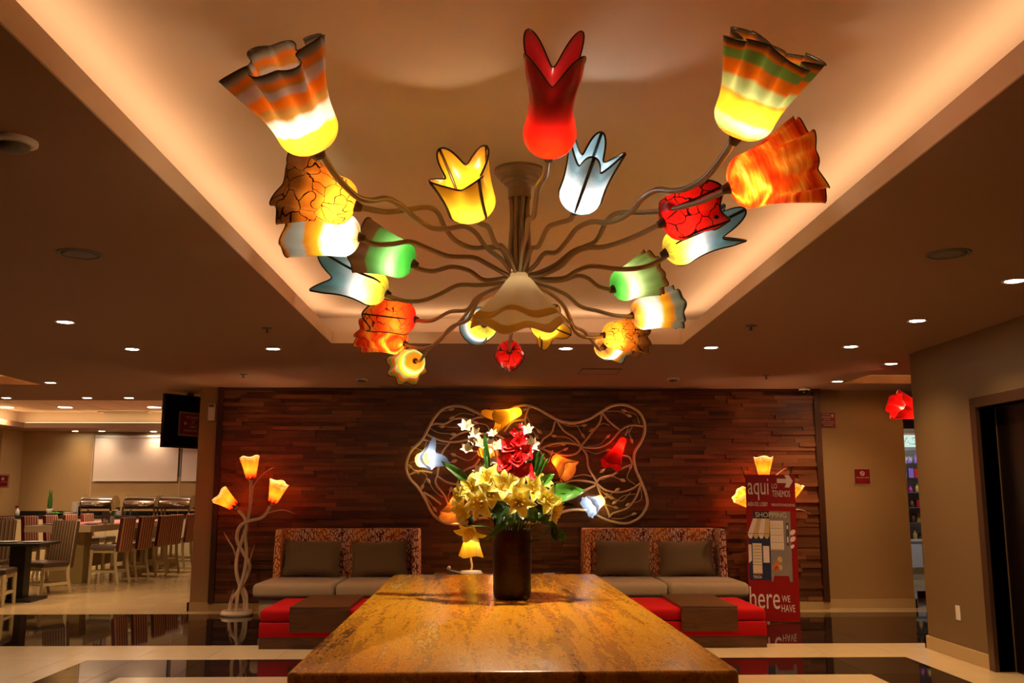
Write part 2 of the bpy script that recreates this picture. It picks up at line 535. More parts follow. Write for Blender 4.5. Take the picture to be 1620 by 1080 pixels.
glass('g_ice_tulip', g_mottle([(0.0, (0.03, 0.24, 0.30)), (0.10, (0.22, 0.55, 0.62)), (0.17, (0.86, 0.90, 0.90)), (0.55, (0.86, 0.90, 0.92)), (0.68, (0.60, 0.76, 0.82)), (0.80, (0.30, 0.52, 0.62)), (1.0, (0.45, 0.66, 0.74))], 5.0, 0.10))
glass('g_yellow_tulip', g_mottle([(0.0, AM), (0.2, YE), (0.45, (0.90, 0.66, 0.04)), (0.9, YE), (1.0, AM)], 1.5, 0.12))
glass('g_blue_yellow', g_mottle([(0.0, (0.88, 0.66, 0.08)), (0.35, (0.86, 0.70, 0.12)), (0.46, (0.60, 0.72, 0.70)), (0.55, (0.38, 0.55, 0.80)), (1.0, (0.30, 0.46, 0.74))], 1.4, 0.22))
glass('g_red_bell', g_mottle([(0.0, RD), (0.5, (0.66, 0.007, 0.005)), (1.0, (0.5, 0.005, 0.006))], 1.4, 0.15))
glass('g_orange_bell', g_mottle([(0.0, (0.82, 0.12, 0.01)), (0.5, (0.85, 0.20, 0.015)), (0.62, (0.50, 0.10, 0.02)), (0.66, AM), (0.85, (0.66, 0.30, 0.06)), (1.0, (0.60, 0.28, 0.05))], 1.4, 0.08))
glass('g_yellow_bell', g_mottle([(0.0, YE), (0.6, (0.90, 0.62, 0.03)), (1.0, (0.86, 0.50, 0.03))], 1.4, 0.15))
glass('g_lamp_orange', g_mottle([(0.0, (0.50, 0.010, 0.002)), (0.25, (0.62, 0.030, 0.003)), (0.55, (0.74, 0.085, 0.005)), (0.80, (0.80, 0.17, 0.010)), (0.92, (0.84, 0.42, 0.12)), (1.0, (0.88, 0.66, 0.36))], 1.8, 0.22))
glass('g_cream', g_bands([(0.0, (0.62, 0.50, 0.28)), (0.80, (0.80, 0.72, 0.56)), (0.855, (0.80, 0.72, 0.56)), (0.87, (0.56, 0.34, 0.04)), (1.0, (0.52, 0.29, 0.03))], 0.0), 0.35)
plain('glass_black', (0.006, 0.004, 0.004), 0.2, var=0.1)
plain('glass_brown', (0.05, 0.018, 0.008), 0.2, var=0.2)
plain('glass_dark_green', (0.035, 0.028, 0.014), 0.2, var=0.2)
plain('socket_brown', (0.09, 0.045, 0.02), 0.4, var=0.1)

# ------------------------------------------------------------------ shared unit cube for tiles, planks, panels
_uc = {}
def unit(mat):
    if mat not in _uc:
        b = MB().box((-.5, -.5, -.5), (.5, .5, .5))
        o = b.build('piece', mat)
        _uc[mat] = o.data
        bpy.data.objects.remove(o)
    return _uc[mat]

def piece(name, mat, a, b, parent):
    o = bpy.data.objects.new(name, unit(mat))
    COL.objects.link(o)
    o.location = [(p + q) / 2 for p, q in zip(a, b)]
    o.scale = [q - p for p, q in zip(a, b)]
    o.parent = parent
    return o

def struct(name, mb, mat, parent=None, **kw):
    o = mb.build(name, mat, parent, **kw)
    if parent is None:
        o['kind'] = 'structure'
    return o

CZ = 2.68            # lobby ceiling
UZ = 2.98            # ceiling of the recesses
YB = 11.78           # face of the wooden back wall

# ---- floor
flo = struct('floor', MB().box((-14, -3, -0.12), (9, 20.4, -0.004)), 'grout')
GAP = 0.003
rows = [-3.0, -1.2, 0.6, 2.4, 4.2, 5.2, 5.8, 6.4, 6.98, 7.55, 8.33, 9.10, 9.70, 10.30, 10.90, 11.48]
while rows[-1] < 20.3:
    rows.append(min(rows[-1] + 0.59, 20.4))
xj = [-2.39 + 0.59 * k for k in range(-20, 20)]
FX = (-3.36, -2.80, 2.94, 3.55)
rest = {'tile_cream': MB(), 'tile_black': MB()}
for i in range(len(rows) - 1):
    y0, y1 = rows[i], rows[i + 1]
    band = 9.05 < y0 < 11.4
    fr = 7.5 < y0 < 8.2
    side = y0 < 7.5
    xs = sorted(set([-14, 9] + [x for x in xj if -14 < x < 9] + (list(FX) if side else [FX[0], FX[3]] if fr else [])))
    for x0, x1 in zip(xs[:-1], xs[1:]):
        if x1 - x0 < 0.02:
            continue
        xm = (x0 + x1) / 2
        blk = band or (fr and FX[0] < xm < FX[3]) or (side and (FX[0] < xm < FX[1] or FX[2] < xm < FX[3]))
        mat = 'tile_black' if blk else 'tile_cream'
        a, b = (x0 + GAP / 2, y0 + GAP / 2, -0.012), (x1 - GAP / 2, y1 - GAP / 2, 0.0)
        seen = 6.3 < y0 < 20 and abs(xm + 0.02 * y0) < 0.62 * y0 + 0.3 and -9.8 < xm < 4.0
        if y0 > 11.9 and xm > -3.5:
            seen = False
        if y0 < 9.0 and -0.5 < xm < 0.6:
            seen = False
        if y0 > 17.5:
            seen = False
        if seen:
            piece('floor_tile', mat, a, b, flo)
        else:
            rest[mat].box(a, b)
for k, v in rest.items():
    v.build('floor_tiles_' + ('cream' if 'cream' in k else 'black'), k, flo)['kind'] = 'stuff'

# ---- ceiling with its recesses (x0, x1, y0, y1, upper z)
HOLES = [(-1.40, 1.70, 1.0, 8.26, UZ), (-9.2, -5.42, 6.6, 11.5, UZ), (4.20, 6.4, 10.35, 11.15, UZ), (-9.15, -3.0, 13.40, 18.85, 3.02)]
bx = sorted(set([-14, 9] + [h[0] for h in HOLES] + [h[1] for h in HOLES]))
by = sorted(set([-3, 20.4] + [h[2] for h in HOLES] + [h[3] for h in HOLES]))
mb = MB()
for x0, x1 in zip(bx[:-1], bx[1:]):
    for y0, y1 in zip(by[:-1], by[1:]):
        xm, ym = (x0 + x1) / 2, (y0 + y1) / 2
        if not any(h[0] < xm < h[1] and h[2] < ym < h[3] for h in HOLES):
            mb.box((x0, y0, CZ), (x1, y1, CZ + 0.10))
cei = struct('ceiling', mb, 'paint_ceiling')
for i, (x0, x1, y0, y1, z) in enumerate(HOLES):
    s = 0.40 if i == 0 else 0.24
    mb = MB()
    X0, X1, Y0, Y1 = x0 - s, x1 + s, y0 - s, y1 + s
    mb.box((X0, Y0, z), (X1, Y1, z + 0.08))
    mb.box((X0 - .05, Y0 - .05, CZ + .10), (X0, Y1 + .05, z + .08)).box((X1, Y0 - .05, CZ + .10), (X1 + .05, Y1 + .05, z + .08))
    mb.box((X0, Y0 - .05, CZ + .10), (X1, Y0, z + .08)).box((X0, Y1, CZ + .10), (X1, Y1 + .05, z + .08))
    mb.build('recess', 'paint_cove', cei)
# suspended panels of the dining room recess
x0, x1, y0, y1, z = HOLES[3]
nx, ny = 10, 9
for i in range(nx):
    for j in range(ny):
        a, b = x0 - .2 + (x1 - x0 + .4) * i / nx, y0 - .2 + (y1 - y0 + .4) * j / ny
        piece('ceiling_panel', 'paint_cove', (a + .012, b + .012, z - .015), (a + (x1 - x0 + .4) / nx - .012, b + (y1 - y0 + .4) / ny - .012, z), cei)

# ---- walls
struct('wall_back', MB().box((-3.58, 11.82, 0), (4.12, 12.1, CZ)).box((-3.58, 11.76, 0), (-3.355, 11.82, CZ)), 'paint_tan')
wr = struct('wall_right_back', MB().box((4.12, 11.93, 0), (5.24, 12.1, CZ)).box((5.10, 12.1, 0), (5.24, 13.0, CZ)), 'paint_tan')
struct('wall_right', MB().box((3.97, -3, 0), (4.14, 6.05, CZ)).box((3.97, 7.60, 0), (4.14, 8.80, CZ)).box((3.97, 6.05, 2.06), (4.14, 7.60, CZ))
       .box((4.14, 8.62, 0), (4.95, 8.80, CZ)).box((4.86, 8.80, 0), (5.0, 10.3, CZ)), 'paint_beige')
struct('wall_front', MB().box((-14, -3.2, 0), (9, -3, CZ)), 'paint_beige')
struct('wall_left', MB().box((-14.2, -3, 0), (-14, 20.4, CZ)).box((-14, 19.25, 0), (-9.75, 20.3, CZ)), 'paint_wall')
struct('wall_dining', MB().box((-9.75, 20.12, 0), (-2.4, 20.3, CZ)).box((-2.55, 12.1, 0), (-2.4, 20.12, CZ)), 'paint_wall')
struct('wall_shop', MB().box((4.9, 16.3, 0), (9, 16.5, CZ)).box((8.8, 8.6, 0), (9, 16.3, CZ)).box((5.1, 13.0, 2.28), (8.8, 13.12, CZ)), 'paint_beige')
# baseboards
struct('baseboard_back', MB().box((-3.60, 11.735, 0), (-3.345, 11.76, 0.105)).box((-3.605, 11.735, 0), (-3.58, 12.1, 0.105)), 'base_tile')
struct('baseboard_wood', MB().box((-3.345, 11.745, 0), (4.12, 11.82, 0.092)), 'base_tile')
struct('baseboard_right_back', MB().box((4.12, 11.905, 0), (5.26, 11.93, 0.105)).box((5.24, 11.905, 0), (5.265, 13.0, 0.105)), 'base_tile')
struct('baseboard_right', MB().box((3.945, 7.70, 0), (3.97, 8.825, 0.11)).box((3.945, 8.80, 0), (4.95, 8.825, 0.11)).box((3.945, -3, 0), (3.97, 5.97, 0.11)), 'base_tile')
struct('baseboard_dining', MB().box((-9.73, 20.10, 0), (-2.55, 20.12, 0.10)), 'base_tile')

# ---- wooden cladding of the back wall: thin planks of uneven depth
X0, X1, Z0, Z1 = -3.29, 4.045, 0.10, 2.645
clad = struct('wall_cladding', MB().box((-3.355, 11.80, 0.092), (4.12, 11.82, CZ)), 'dark_trim')
NR = 52
rh = (Z1 - Z0) / NR
pl = []
rw = random.Random(11)
for r in range(NR):
    x = X0
    while x < X1 - 0.01:
        l = rw.choice([0.18, 0.24, 0.30, 0.36, 0.45, 0.55, 0.7]) * rw.uniform(0.85, 1.15)
        if X1 - x - l < 0.12:
            l = X1 - x
        d = rw.choice([0.002, 0.006, 0.012, 0.020, 0.030, 0.042])
        pl.append((x, x + l, Z0 + r * rh, Z0 + (r + 1) * rh, d))
        x += l
def score(p):
    hid = 1.0
    xm, zm = (p[0] + p[1]) / 2, (p[2] + p[3]) / 2
    if zm < 1.0 and (-2.6 < xm < -0.8 or 1.0 < xm < 2.8): hid = 0.0
    if zm < 0.5: hid *= 0.3
    if -0.6 < xm < 0.9 and zm < 1.9: hid *= 0.3
    return (p[1] - p[0]) * hid
pl.sort(key=score, reverse=True)
mb = MB()
for i, (a, b, c, d, e) in enumerate(pl):
    lo, hi = (a + .001, YB - e, c + .0008), (b - .001, 11.80, d - .0008)
    if i < 300:
        piece('plank', 'wood_plank', lo, hi, clad)
    else:
        mb.box(lo, hi)
mb.build('planks', 'wood_plank', clad)['kind'] = 'stuff'
struct('trim_1', MB().box((-3.355, 11.72, 0.092), (-3.29, 11.80, CZ)), 'dark_trim')
struct('trim_2', MB().box((4.045, 11.72, 0.092), (4.12, 11.80, CZ)), 'dark_trim')
struct('trim_3', MB().box((-3.29, 11.745, 2.645), (4.045, 11.80, CZ)), 'dark_trim')

# ---- lift door in the right wall
d1 = struct('door_1', MB().box((4.10, 6.05, 0), (4.13, 6.82, 2.06)), 'elevator_metal')
MB().box((4.105, 6.83, 0), (4.125, 7.60, 2.06)).build('door_leaf', 'elevator_metal', d1)
struct('trim_4', MB().box((3.935, 7.60, 0), (4.10, 7.69, 2.145)).box((3.935, 5.96, 0), (4.10, 6.05, 2.145)).box((3.935, 6.05, 2.06), (4.10, 7.60, 2.145)), 'elevator_frame', bevel=0.004)

# ------------------------------------------------------------------ ceiling fittings
def downlight(p, label, cool=False, en=DOWN, r=0.055, spot=2.3):
    t = thing('downlight', label, 'downlight', p, 0, 'recessed ceiling downlights')
    MB().lathe([(r, -0.001), (r + .012, -0.006), (r + .022, -0.004), (r + .022, 0.0), (r, 0.0)], 20, cap=False).build('trim_ring', 'white_plastic', t, True)
    MB().lathe([(0.001, -0.003), (r, -0.003), (r, -0.001)], 16).build('lens', 'lens_cool' if cool else 'lens', t)
    l = bpy.data.lights.new('downlight_beam', 'SPOT')
    l.energy, l.color = en, ((0.92, 0.9, 1.0) if cool else (1.0, 0.62, 0.31))
    l.spot_size, l.spot_blend, l.shadow_soft_size = spot, 0.9, 0.05
    o = bpy.data.objects.new('downlight_beam', l)
    COL.objects.link(o)
    o.parent = t
    o.location = (0, 0, -0.02)
    return t
downs = [((103, 509), 'cool white recessed downlight in the dark ceiling nearest the left edge', True),
         ((209, 552), 'second recessed downlight from the left, between the cool one and the recess'),
         ((432, 551.5), 'recessed downlight just left of the far left corner of the ceiling recess'),
         ((895, 551), 'recessed downlight beneath the back right chandelier shades'),
         ((1125, 549.5), 'recessed downlight just right of the far right corner of the ceiling recess'),
         ((1346, 548), 'recessed downlight above the red shopping banner side of the lobby'),
         ((1451, 507), 'recessed downlight near the top corner of the right wall'),
         ((1605, 444), 'recessed downlight cut by the right edge, before the lift wall'),
         ((1410, 575), 'recessed downlight partly beside the right wall corner'),
         ((1325, 603), 'smallest recessed downlight near the wooden wall end and red sign'),
         ((80, 605), 'recessed downlight beside the yellow ceiling pocket on the left')]
for d in downs:
    downlight(oz(*d[0], CZ), d[1], len(d) > 2)
for i, px in enumerate([(10, 629), (138, 629), (204, 629)]):
    downlight(oz(*px, CZ), ['downlight at the lobby ceiling end, by the left edge', 'downlight at the lobby ceiling end, middle of the row of three', 'downlight at the lobby ceiling end, nearest the television'][i], en=DOWN)
for i, px in enumerate([(10, 644), (103, 644), (152, 653.5), (244, 644)]):
    q = oz(*px, 3.003)
    downlight(q, ['large round light in the dining ceiling panels at left edge', 'large round light in the dining panels above the cactus', 'cooler round light in the dining panels, farthest back', 'large round light in the dining panels beside the television'][i], cool=(i == 2), en=DINE, r=0.12, spot=2.5)
for i, px in enumerate([(119, 681.6), (161, 681.6), (243, 682.3)]):
    downlight(oz(*px, CZ), ['small downlight over the dining wall beside the roller blind', 'small downlight over the left part of the roller blind', 'small downlight over the roller blind near the television'][i], en=DINE * 0.10, r=0.06)
# cove lighting tucked on the ledge of the dining recess and of the small side pockets
x0, x1, y0, y1, z = HOLES[3]
MB().box((x0, y1 + .05, CZ + .101), (x1, y1 + .10, CZ + .106)).build('cove_light', 'cove_strip', cei)
MB().box((x0 - .10, y0, CZ + .101), (x0 - .05, y1, CZ + .106)).build('cove_light', 'cove_strip', cei)
x0, x1, y0, y1, z = HOLES[1]
MB().box((x1 + .05, y0, CZ + .101), (x1 + .10, y1, CZ + .106)).build('cove_light', 'pocket_strip', cei)
MB().box((x0 - .10, y0, CZ + .101), (x0 - .05, y1, CZ + .106)).build('cove_light', 'pocket_strip', cei)
x0, x1, y0, y1, z = HOLES[2]
MB().box((x0, y0 - .10, CZ + .101), (x1, y0 - .05, CZ + .106)).build('cove_light', 'pocket_strip', cei)
# added boards: light on the chandelier recess edge put into a paler colour
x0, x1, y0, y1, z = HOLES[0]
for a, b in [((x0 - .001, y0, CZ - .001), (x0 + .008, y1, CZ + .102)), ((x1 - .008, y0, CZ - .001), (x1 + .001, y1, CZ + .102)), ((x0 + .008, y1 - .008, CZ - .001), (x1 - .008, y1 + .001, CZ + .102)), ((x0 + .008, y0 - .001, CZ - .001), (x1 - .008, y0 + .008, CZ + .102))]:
    MB().box(a, b).build('lit_edge_board', 'paint_cove', cei)
x0, x1, y0, y1, z = HOLES[0]
for a, b, lb in [((x0 - .12, y0, CZ + .101), (x0 - .06, y1, CZ + .106), 'left'), ((x1 + .06, y0, CZ + .101), (x1 + .12, y1, CZ + .106), 'right'), ((x0, y1 + .06, CZ + .101), (x1, y1 + .12, CZ + .106), 'far')]:
    MB().box(a, b).build('cove_light', 'lobby_strip', cei)

def disc(name, label, cat, p, prof, mat, sub=None):
    t = thing(name, label, cat, p)
    MB().lathe(prof, 28).build('body', mat, t, True)
    if sub: sub(t)
    return t
for px, lb in [((126, 401), 'round dark ceiling speaker grille left of the recess'), ((1500, 401), 'round dark ceiling speaker grille right of the recess')]:
    t = thing('ceiling_speaker', lb, 'speaker', oz(*px, CZ))
    MB().lathe([(0.10, 0), (0.10, -0.005), (0.118, -0.006), (0.122, 0.0)], 32, cap=False).build('trim_ring', 'grey_plastic', t, True)
    MB().lathe([(0.001, -0.006), (0.07, -0.005), (0.10, -0.003)], 32).build('grille', 'grey_plastic', t, True)
t = thing('smoke_detector', 'grey domed smoke detector on the ceiling at the left edge', 'smoke detector', oz(22, 222, CZ))
MB().lathe([(0.085, 0.0), (0.085, -0.012), (0.06, -0.022), (0.055, -0.012)], 28, cap=False).build('base', 'white_plastic', t, True)
MB().lathe([(0.06, -0.012), (0.055, -0.035), (0.035, -0.045), (0.001, -0.047)], 28).build('dome', 'grey_plastic', t, True)
for px, lb in [((572, 599), 'small smoke detector on the ceiling before the wooden wall, left'), ((1065, 598), 'small smoke detector on the ceiling before the wooden wall, right')]:
    t = thing('smoke_detector', lb, 'smoke detector', oz(*px, CZ))
    MB().lathe([(0.07, 0.0), (0.07, -0.018)], 20).build('base', 'white_plastic', t)
    MB().lathe([(0.05, -0.018), (0.04, -0.04), (0.001, -0.045)], 20).build('dome', 'grey_plastic', t, True)
for px, lb in [((423, 519), 'tiny ceiling sprinkler left of the chandelier recess corner'), ((1188, 515), 'tiny ceiling sprinkler right of the chandelier recess corner'), ((385, 592), 'tiny ceiling sprinkler before the left end of the wooden wall'), ((1212, 594), 'tiny ceiling sprinkler before the right end of the wooden wall'), ((108, 653), 'sprinkler head under the dining ceiling panels')]:
    z = CZ if px[1] != 653 else 3.003
    t = thing('sprinkler', lb, 'sprinkler', oz(*px, z))
    MB().lathe([(0.045, 0), (0.03, -0.008), (0.012, -0.012)], 16).build('rose', 'grey_plastic', t, True)
    MB().lathe([(0.008, -0.01), (0.008, -0.035), (0.02, -0.037), (0.02, -0.04)], 10).build('nozzle', 'grey_plastic', t)
a, b = oz(918, 590, CZ), oz(980, 584, CZ)
t = thing('access_hatch', 'flat square access hatch in the ceiling before the wooden wall', 'hatch', ((a.x + b.x) / 2, (a.y + b.y) / 2, CZ))
MB().box((-.2, -.2, -.006), (.2, .2, 0)).build('panel', 'paint_ceiling', t)
MB().box((-.215, -.215, -.009), (.215, -.2, 0)).box((-.215, .2, -.009), (.215, .215, 0)).box((-.215, -.2, -.009), (-.2, .2, 0)).box((.2, -.2, -.009), (.215, .2, 0)).build('frame', 'grey_plastic', t)
# linear vent slot in front of the wooden wall
a, b = oz(600, 610, CZ), oz(1050, 610, CZ)
tag(MB().box((a.x, 11.55, CZ - .004), (b.x, 11.60, CZ)).box((a.x, 11.63, CZ - .004), (b.x, 11.66, CZ)).build('slot_diffuser', 'grey_plastic'), 'long thin air slot in the ceiling above the wall sculpture', 'vent')
# dining air vent
q = oz(205, 653, 3.003)
t = thing('air_vent', 'wide slatted air vent in the dining ceiling panels', 'vent', q)
MB().box((-.5, -.35, -.02), (.5, -.30, 0)).box((-.5, .30, -.02), (.5, .35, 0)).box((-.5, -.3, -.02), (-.45, .3, 0)).box((.45, -.3, -.02), (.5, .3, 0)).build('frame', 'paint_cove', t)
for k in range(7):
    MB().box((-.45, -.27 + k * .085, -.012), (.45, -.22 + k * .085, -.004)).build('slat', 'grey_plastic', t)

# ------------------------------------------------------------------ generic soft shapes
def cushion_mb(w, h, d, n=10, puff=0.5, corner=0.04):
    # pillow standing in the XZ plane, front towards -Y, centre at origin
    mb = MB()
    vs, fs = [], []
    for side in (-1, 1):
        for i in range(n + 1):
            for j in range(n + 1):
                u, v = -1 + 2 * i / n, -1 + 2 * j / n
                e = max(0.0, (1 - u ** 4) * (1 - v ** 4)) ** puff
                pull = 1 - corner * (1 - abs(u)) * 1.5 * (abs(v) ** 6)
                pul2 = 1 - corner * (1 - abs(v)) * 1.5 * (abs(u) ** 6)
                vs.append((u * w / 2 * pul2, side * d / 2 * e, v * h / 2 * pull))
    m = (n + 1) ** 2
    for s in (0, 1):
        for i in range(n):
            for j in range(n):
                a = s * m + i * (n + 1) + j
                q = (a, a + n + 1, a + n + 2, a + 1)
                fs.append(q if s == 0 else q[::-1])
    return mb.add(vs, fs)

def rbox(a, b, name, mat, parent, r=0.02, seg=3, smooth=True):
    return MB().box(a, b).build(name, mat, parent, smooth, bevel=r, bseg=seg)

# ------------------------------------------------------------------ onyx table
TZ = 0.85
tab = thing('stone_table', 'long golden veined stone table with thick rounded top', 'table', (0.055, 4.60, 0), 0.011)
hw, hl = 0.66, 1.745
pts = []
for cx, cy, a0 in ((hw - .04, -hl + .04, -90), (hw - .04, hl - .04, 0), (-hw + .04, hl - .04, 90), (-hw + .04, -hl + .04, 180)):
    for k in range(5):
        w = math.radians(a0 + k * 22.5)
        pts.append((cx + .04 * math.cos(w), cy + .04 * math.sin(w)))
n = len(pts)
mb = MB()
mb.add([(x, y, TZ - .075) for x, y in pts] + [(x, y, TZ) for x, y in pts],
       [tuple(range(n - 1, -1, -1)), tuple(range(n, 2 * n))] + [(i, (i + 1) % n, n + (i + 1) % n, n + i) for i in range(n)])
mb.build('table_top', 'onyx', tab, True, bevel=0.014, bseg=3)
for s in (-1, 1):
    rbox((-.32, s * 1.05 - .22, 0.0), (.32, s * 1.05 + .22, TZ - .075), 'pedestal', 'onyx', tab, .01, 2, False)

# ------------------------------------------------------------------ vase and bouquet
VC = Vector((0.112, 4.84, TZ))
vs_ = thing('vase', 'dark reddish brown cylindrical ceramic vase on the stone table', 'vase', VC)
MB().lathe([(.001, .0), (.080, .0), (.090, .008), (.094, .03), (.095, .12), (.098, .26), (.100, .335), (.096, .340), (.088, .335), (.085, .20), (.001, .19)], 40).build('body', 'vase_brown', vs_, True)
MB().lathe([(.001, .30), (.086, .30), (.086, .29)], 24).build('soil', 'leaf_dark', vs_)

def basis(d, roll=0.0):
    d = Vector(d).normalized()
    x = d.orthogonal().normalized()
    y = d.cross(x)
    c, s = math.cos(roll), math.sin(roll)
    return Matrix((x * c + y * s, y * c - x * s, d)).transposed().to_4x4()

def petal_mb(mb, M4, L, Wd, curl, open_, n=7, m=3, cup=0.25):
    base = len(mb.v)
    vs, fs, uv = [], [], []
    for i in range(n + 1):
        s = i / n
        a = open_ + curl * s
        # integrate the bend
        if i == 0:
            px, pz = 0.0, 0.0
        else:
            am = open_ + curl * (s - .5 / n)
            px += math.sin(am) * L / n
            pz += math.cos(am) * L / n
        w = Wd * (math.sin(PI * min(1, s * 0.93 + 0.07)) ** 0.75) * (1 - 0.35 * s)
        for j in range(-m, m + 1):
            q = j / m
            e = cup * w * (q * q)
            vs.append((px - math.cos(a) * e * 1.0, q * w, pz + math.sin(a) * e))
            uv.append((0.5 + 0.5 * q, s))
    k = 2 * m + 1
    for i in range(n):
        for j in range(k - 1):
            a = i * k + j
            fs.append((a, a + 1, a + k + 1, a + k))
    mb.add(vs, fs, M4)
    mb.uv += uv
    return mb

def curve_stem(a, b, bow=0.1):
    a, b = Vector(a), Vector(b)
    mid = (a + b) / 2 + Vector((0, 0, (b - a).length * bow))
    return smooth_path([a, mid, b], 6)

def lily(head, d, label, L=0.100):
    t = thing('lily', label, 'lily', VC, 0, 'yellow lilies of the bouquet')
    h = Vector(head) - VC
    B = Matrix.Translation(h) @ basis(d, random.uniform(0, 6))
    for k in range(6):
        mb = MB()
        petal_mb(mb, B @ Matrix.Rotation(k * PI / 3, 4, 'Z') @ Matrix.Translation((0.004, 0, 0)), L * random.uniform(.92, 1.08), 0.029 if k % 2 else 0.036, 1.5 + random.uniform(-.2, .3), 0.28)
        mb.build('petal', 'petal_lily', t, True)
    mb = MB()
    for k in range(6):
        w = k * PI / 3 + .4
        mb.tube(smooth_path([(0, 0, 0), (.006 * math.cos(w), .006 * math.sin(w), .03), (.02 * math.cos(w), .02 * math.sin(w), .058)], 3), .0012, 4, M=B)
        mb.sphere((.021 * math.cos(w), .021 * math.sin(w), .060), (.003, .003, .006), 6, 4, M=B)
    mb.build('stamens', 'stamen', t, True)
    MB().tube(curve_stem((0, 0, .27), tuple(h), .12), .004, 6).build('stem', 'stem_green', t, True)
    return t

lil = [((770, 764), -.16, (-.1, -.7, .7), 'yellow lily near the top of the bouquet, left of the red blooms'),
       ((778, 781), -.20, (0, -1, .15), 'yellow lily front and left of centre in the bouquet'),
       ((752, 776), -.13, (-.5, -.7, .4), 'yellow lily upper left in the bouquet'),
       ((738, 787), -.08, (-.9, -.4, .2), 'yellow lily at the far left of the bouquet'),
       ((741, 805), -.10, (-.8, -.5, -.3), 'drooping yellow lily at the lower left of the bouquet'),
       ((795, 772), -.20, (.1, -.9, .4), 'yellow lily at the middle of the bouquet, below the red blooms'),
       ((813, 778), -.19, (.2, -.9, .3), 'yellow lily right below the red gladiolus'),
       ((820, 794), -.22, (.1, -1, .05), 'large yellow lily facing front, right of centre'),
       ((838, 780), -.14, (.5, -.7, .4), 'yellow lily upper right in the bouquet'),
       ((858, 792), -.12, (.6, -.8, .1), 'wide open yellow lily at the right of the bouquet'),
       ((868, 804), -.12, (.8, -.5, -.3), 'drooping yellow lily at the far right of the bouquet'),
       ((849, 772), -.04, (.4, -.5, .7), 'yellow lily half hidden at the back right'),
       ((748, 832), -.12, (-.35, -.6, -.75), 'yellow lily hanging lowest, before the small table lamp'),
       ((796, 758), -.08, (.1, -.5, .8), 'yellow lily opening upwards just under the red blooms'),
       ((762, 795), -.19, (-.3, -.9, -.1), 'yellow lily low on the left front of the bouquet')]
for px, dy, d, lb in lil:
    lily(oy(px[0], px[1], VC.y + dy), d, lb)

def blossom(mb, p, d, r, k=5, wd=0.5, opn=0.5, curl=0.9):
    B = Matrix.Translation(Vector(p)) @ basis(d, random.uniform(0, 6))
    for j in range(k):
        petal_mb(mb, B @ Matrix.Rotation(2 * PI * j / k, 4, 'Z'), r, r * wd, curl, opn, 4, 2, 0.3)
    return mb

g = thing('gladiolus', 'tall red gladiolus spike at the top of the bouquet', 'flower', VC)
gp = [(823, 676, .4), (813, 684, .45), (825, 692, .6), (806, 706, .9), (820, 702, .9), (813, 716, 1.), (828, 716, .95), (802, 734, 1.05), (820, 730, 1.1), (809, 747, 1.1), (828, 748, 1.1), (817, 760, 1.1), (803, 722, .8), (834, 758, .9)]
for x, y, s in gp:
    p = oy(x, y, VC.y - .10 * s + .02) - VC
    mb = MB()
    dd = ((x - 816) * .05 + random.uniform(-.4, .4), -1, .35 + random.uniform(-.3, .4))
    blossom(mb, p, dd, .060 * s, 4, .62, .85, .5)
    blossom(mb, p, dd, .045 * s, 3, .60, .35, .9)
    mb.build('blossom', 'petal_red', g, True)
MB().tube([oy(814, 800, VC.y) - VC, oy(816, 740, VC.y - .02) - VC, oy(820, 700, VC.y - .02) - VC, oy(826, 668, VC.y - .02) - VC], [.005, .004, .003, .002], 6).build('stem', 'stem_green', g, True)

def spray(label, pts, stem, dy):
    t = thing('white_flower_spray', label, 'flower', VC, 0, 'white flower sprays of the bouquet')
    for x, y, s in pts:
        mb = MB()
        blossom(mb, oy(x, y, VC.y + dy) - VC, (random.uniform(-.6, .6), -.8, random.uniform(.2, .9)), .054 * s, 6, .30, .55, .6)
        mb.build('blossom', 'petal_white', t, True)
    MB().tube(smooth_path([oy(x, y, VC.y + dy) - VC for x, y in stem], 4), .003, 6).build('stem', 'stem_green', t, True)
spray('white flower spray leaning left at the top left of the bouquet', [(737, 679, 1.1), (752, 688, .9), (745, 698, .8), (758, 706, 1.1), (739, 714, 1.), (761, 746, .9)], [(745, 668), (750, 690), (758, 715), (775, 760), (800, 800)], -.02)
spray('white flower spray beside the green blade, left of the red gladiolus', [(781, 690, .8), (786, 711, 1.1), (775, 704, .8), (790, 735, 1.1), (778, 733, .8), (763, 744, .7)], [(775, 680), (780, 700), (786, 730), (800, 790)], 0.0)
spray('white flower spray to the right of the red gladiolus', [(836, 685, 1.), (835, 708, 1.25), (843, 706, 1.), (839, 729, .9), (826, 704, .8)], [(838, 672), (836, 700), (832, 740), (815, 800)], -.01)

def leaf(label, base, tip, w, mat='leaf_green', droop=0.15, cat='leaf', nrm=(0, -1, .3), name='leaf', n=9, heart=False):
    t = thing(name, label, cat, VC, 0, 'leaves of the bouquet')
    a, b = Vector(base) - VC, Vector(tip) - VC
    ax = b - a
    L = ax.length
    sd = ax.cross(Vector(nrm)).normalized()
    up = sd.cross(ax).normalized()
    vs, fs = [], []
    for i in range(n + 1):
        s = i / n
        ww = w * (math.sin(PI * (0.04 + 0.96 * s)) ** 0.7 if not heart else (math.sin(PI * (0.10 + 0.90 * s ** 0.7)) ** 0.8))
        c = a + ax * s + up * (math.sin(PI * s) * droop * L) 
        for j in (-1, -.5, 0, .5, 1):
            vs.append(c + sd * ww * j + up * (abs(j) * ww * .35 + .004 * math.sin(9 * s + 4 * j)))
    for i in range(n):
        for j in range(4):
            q = i * 5 + j
            fs.append((q, q + 1, q + 6, q + 5))
    MB().add(vs, fs).build('blade', mat, t, True)
    MB().tube(smooth_path([(a.x * .1, a.y * .1, .28), a * .6 + Vector((0, 0, .08)), a, a + ax * .5 + up * droop * L], 4), .0028, 5).build('stalk', 'stem_green', t, True)
    return t
Y0 = VC.y
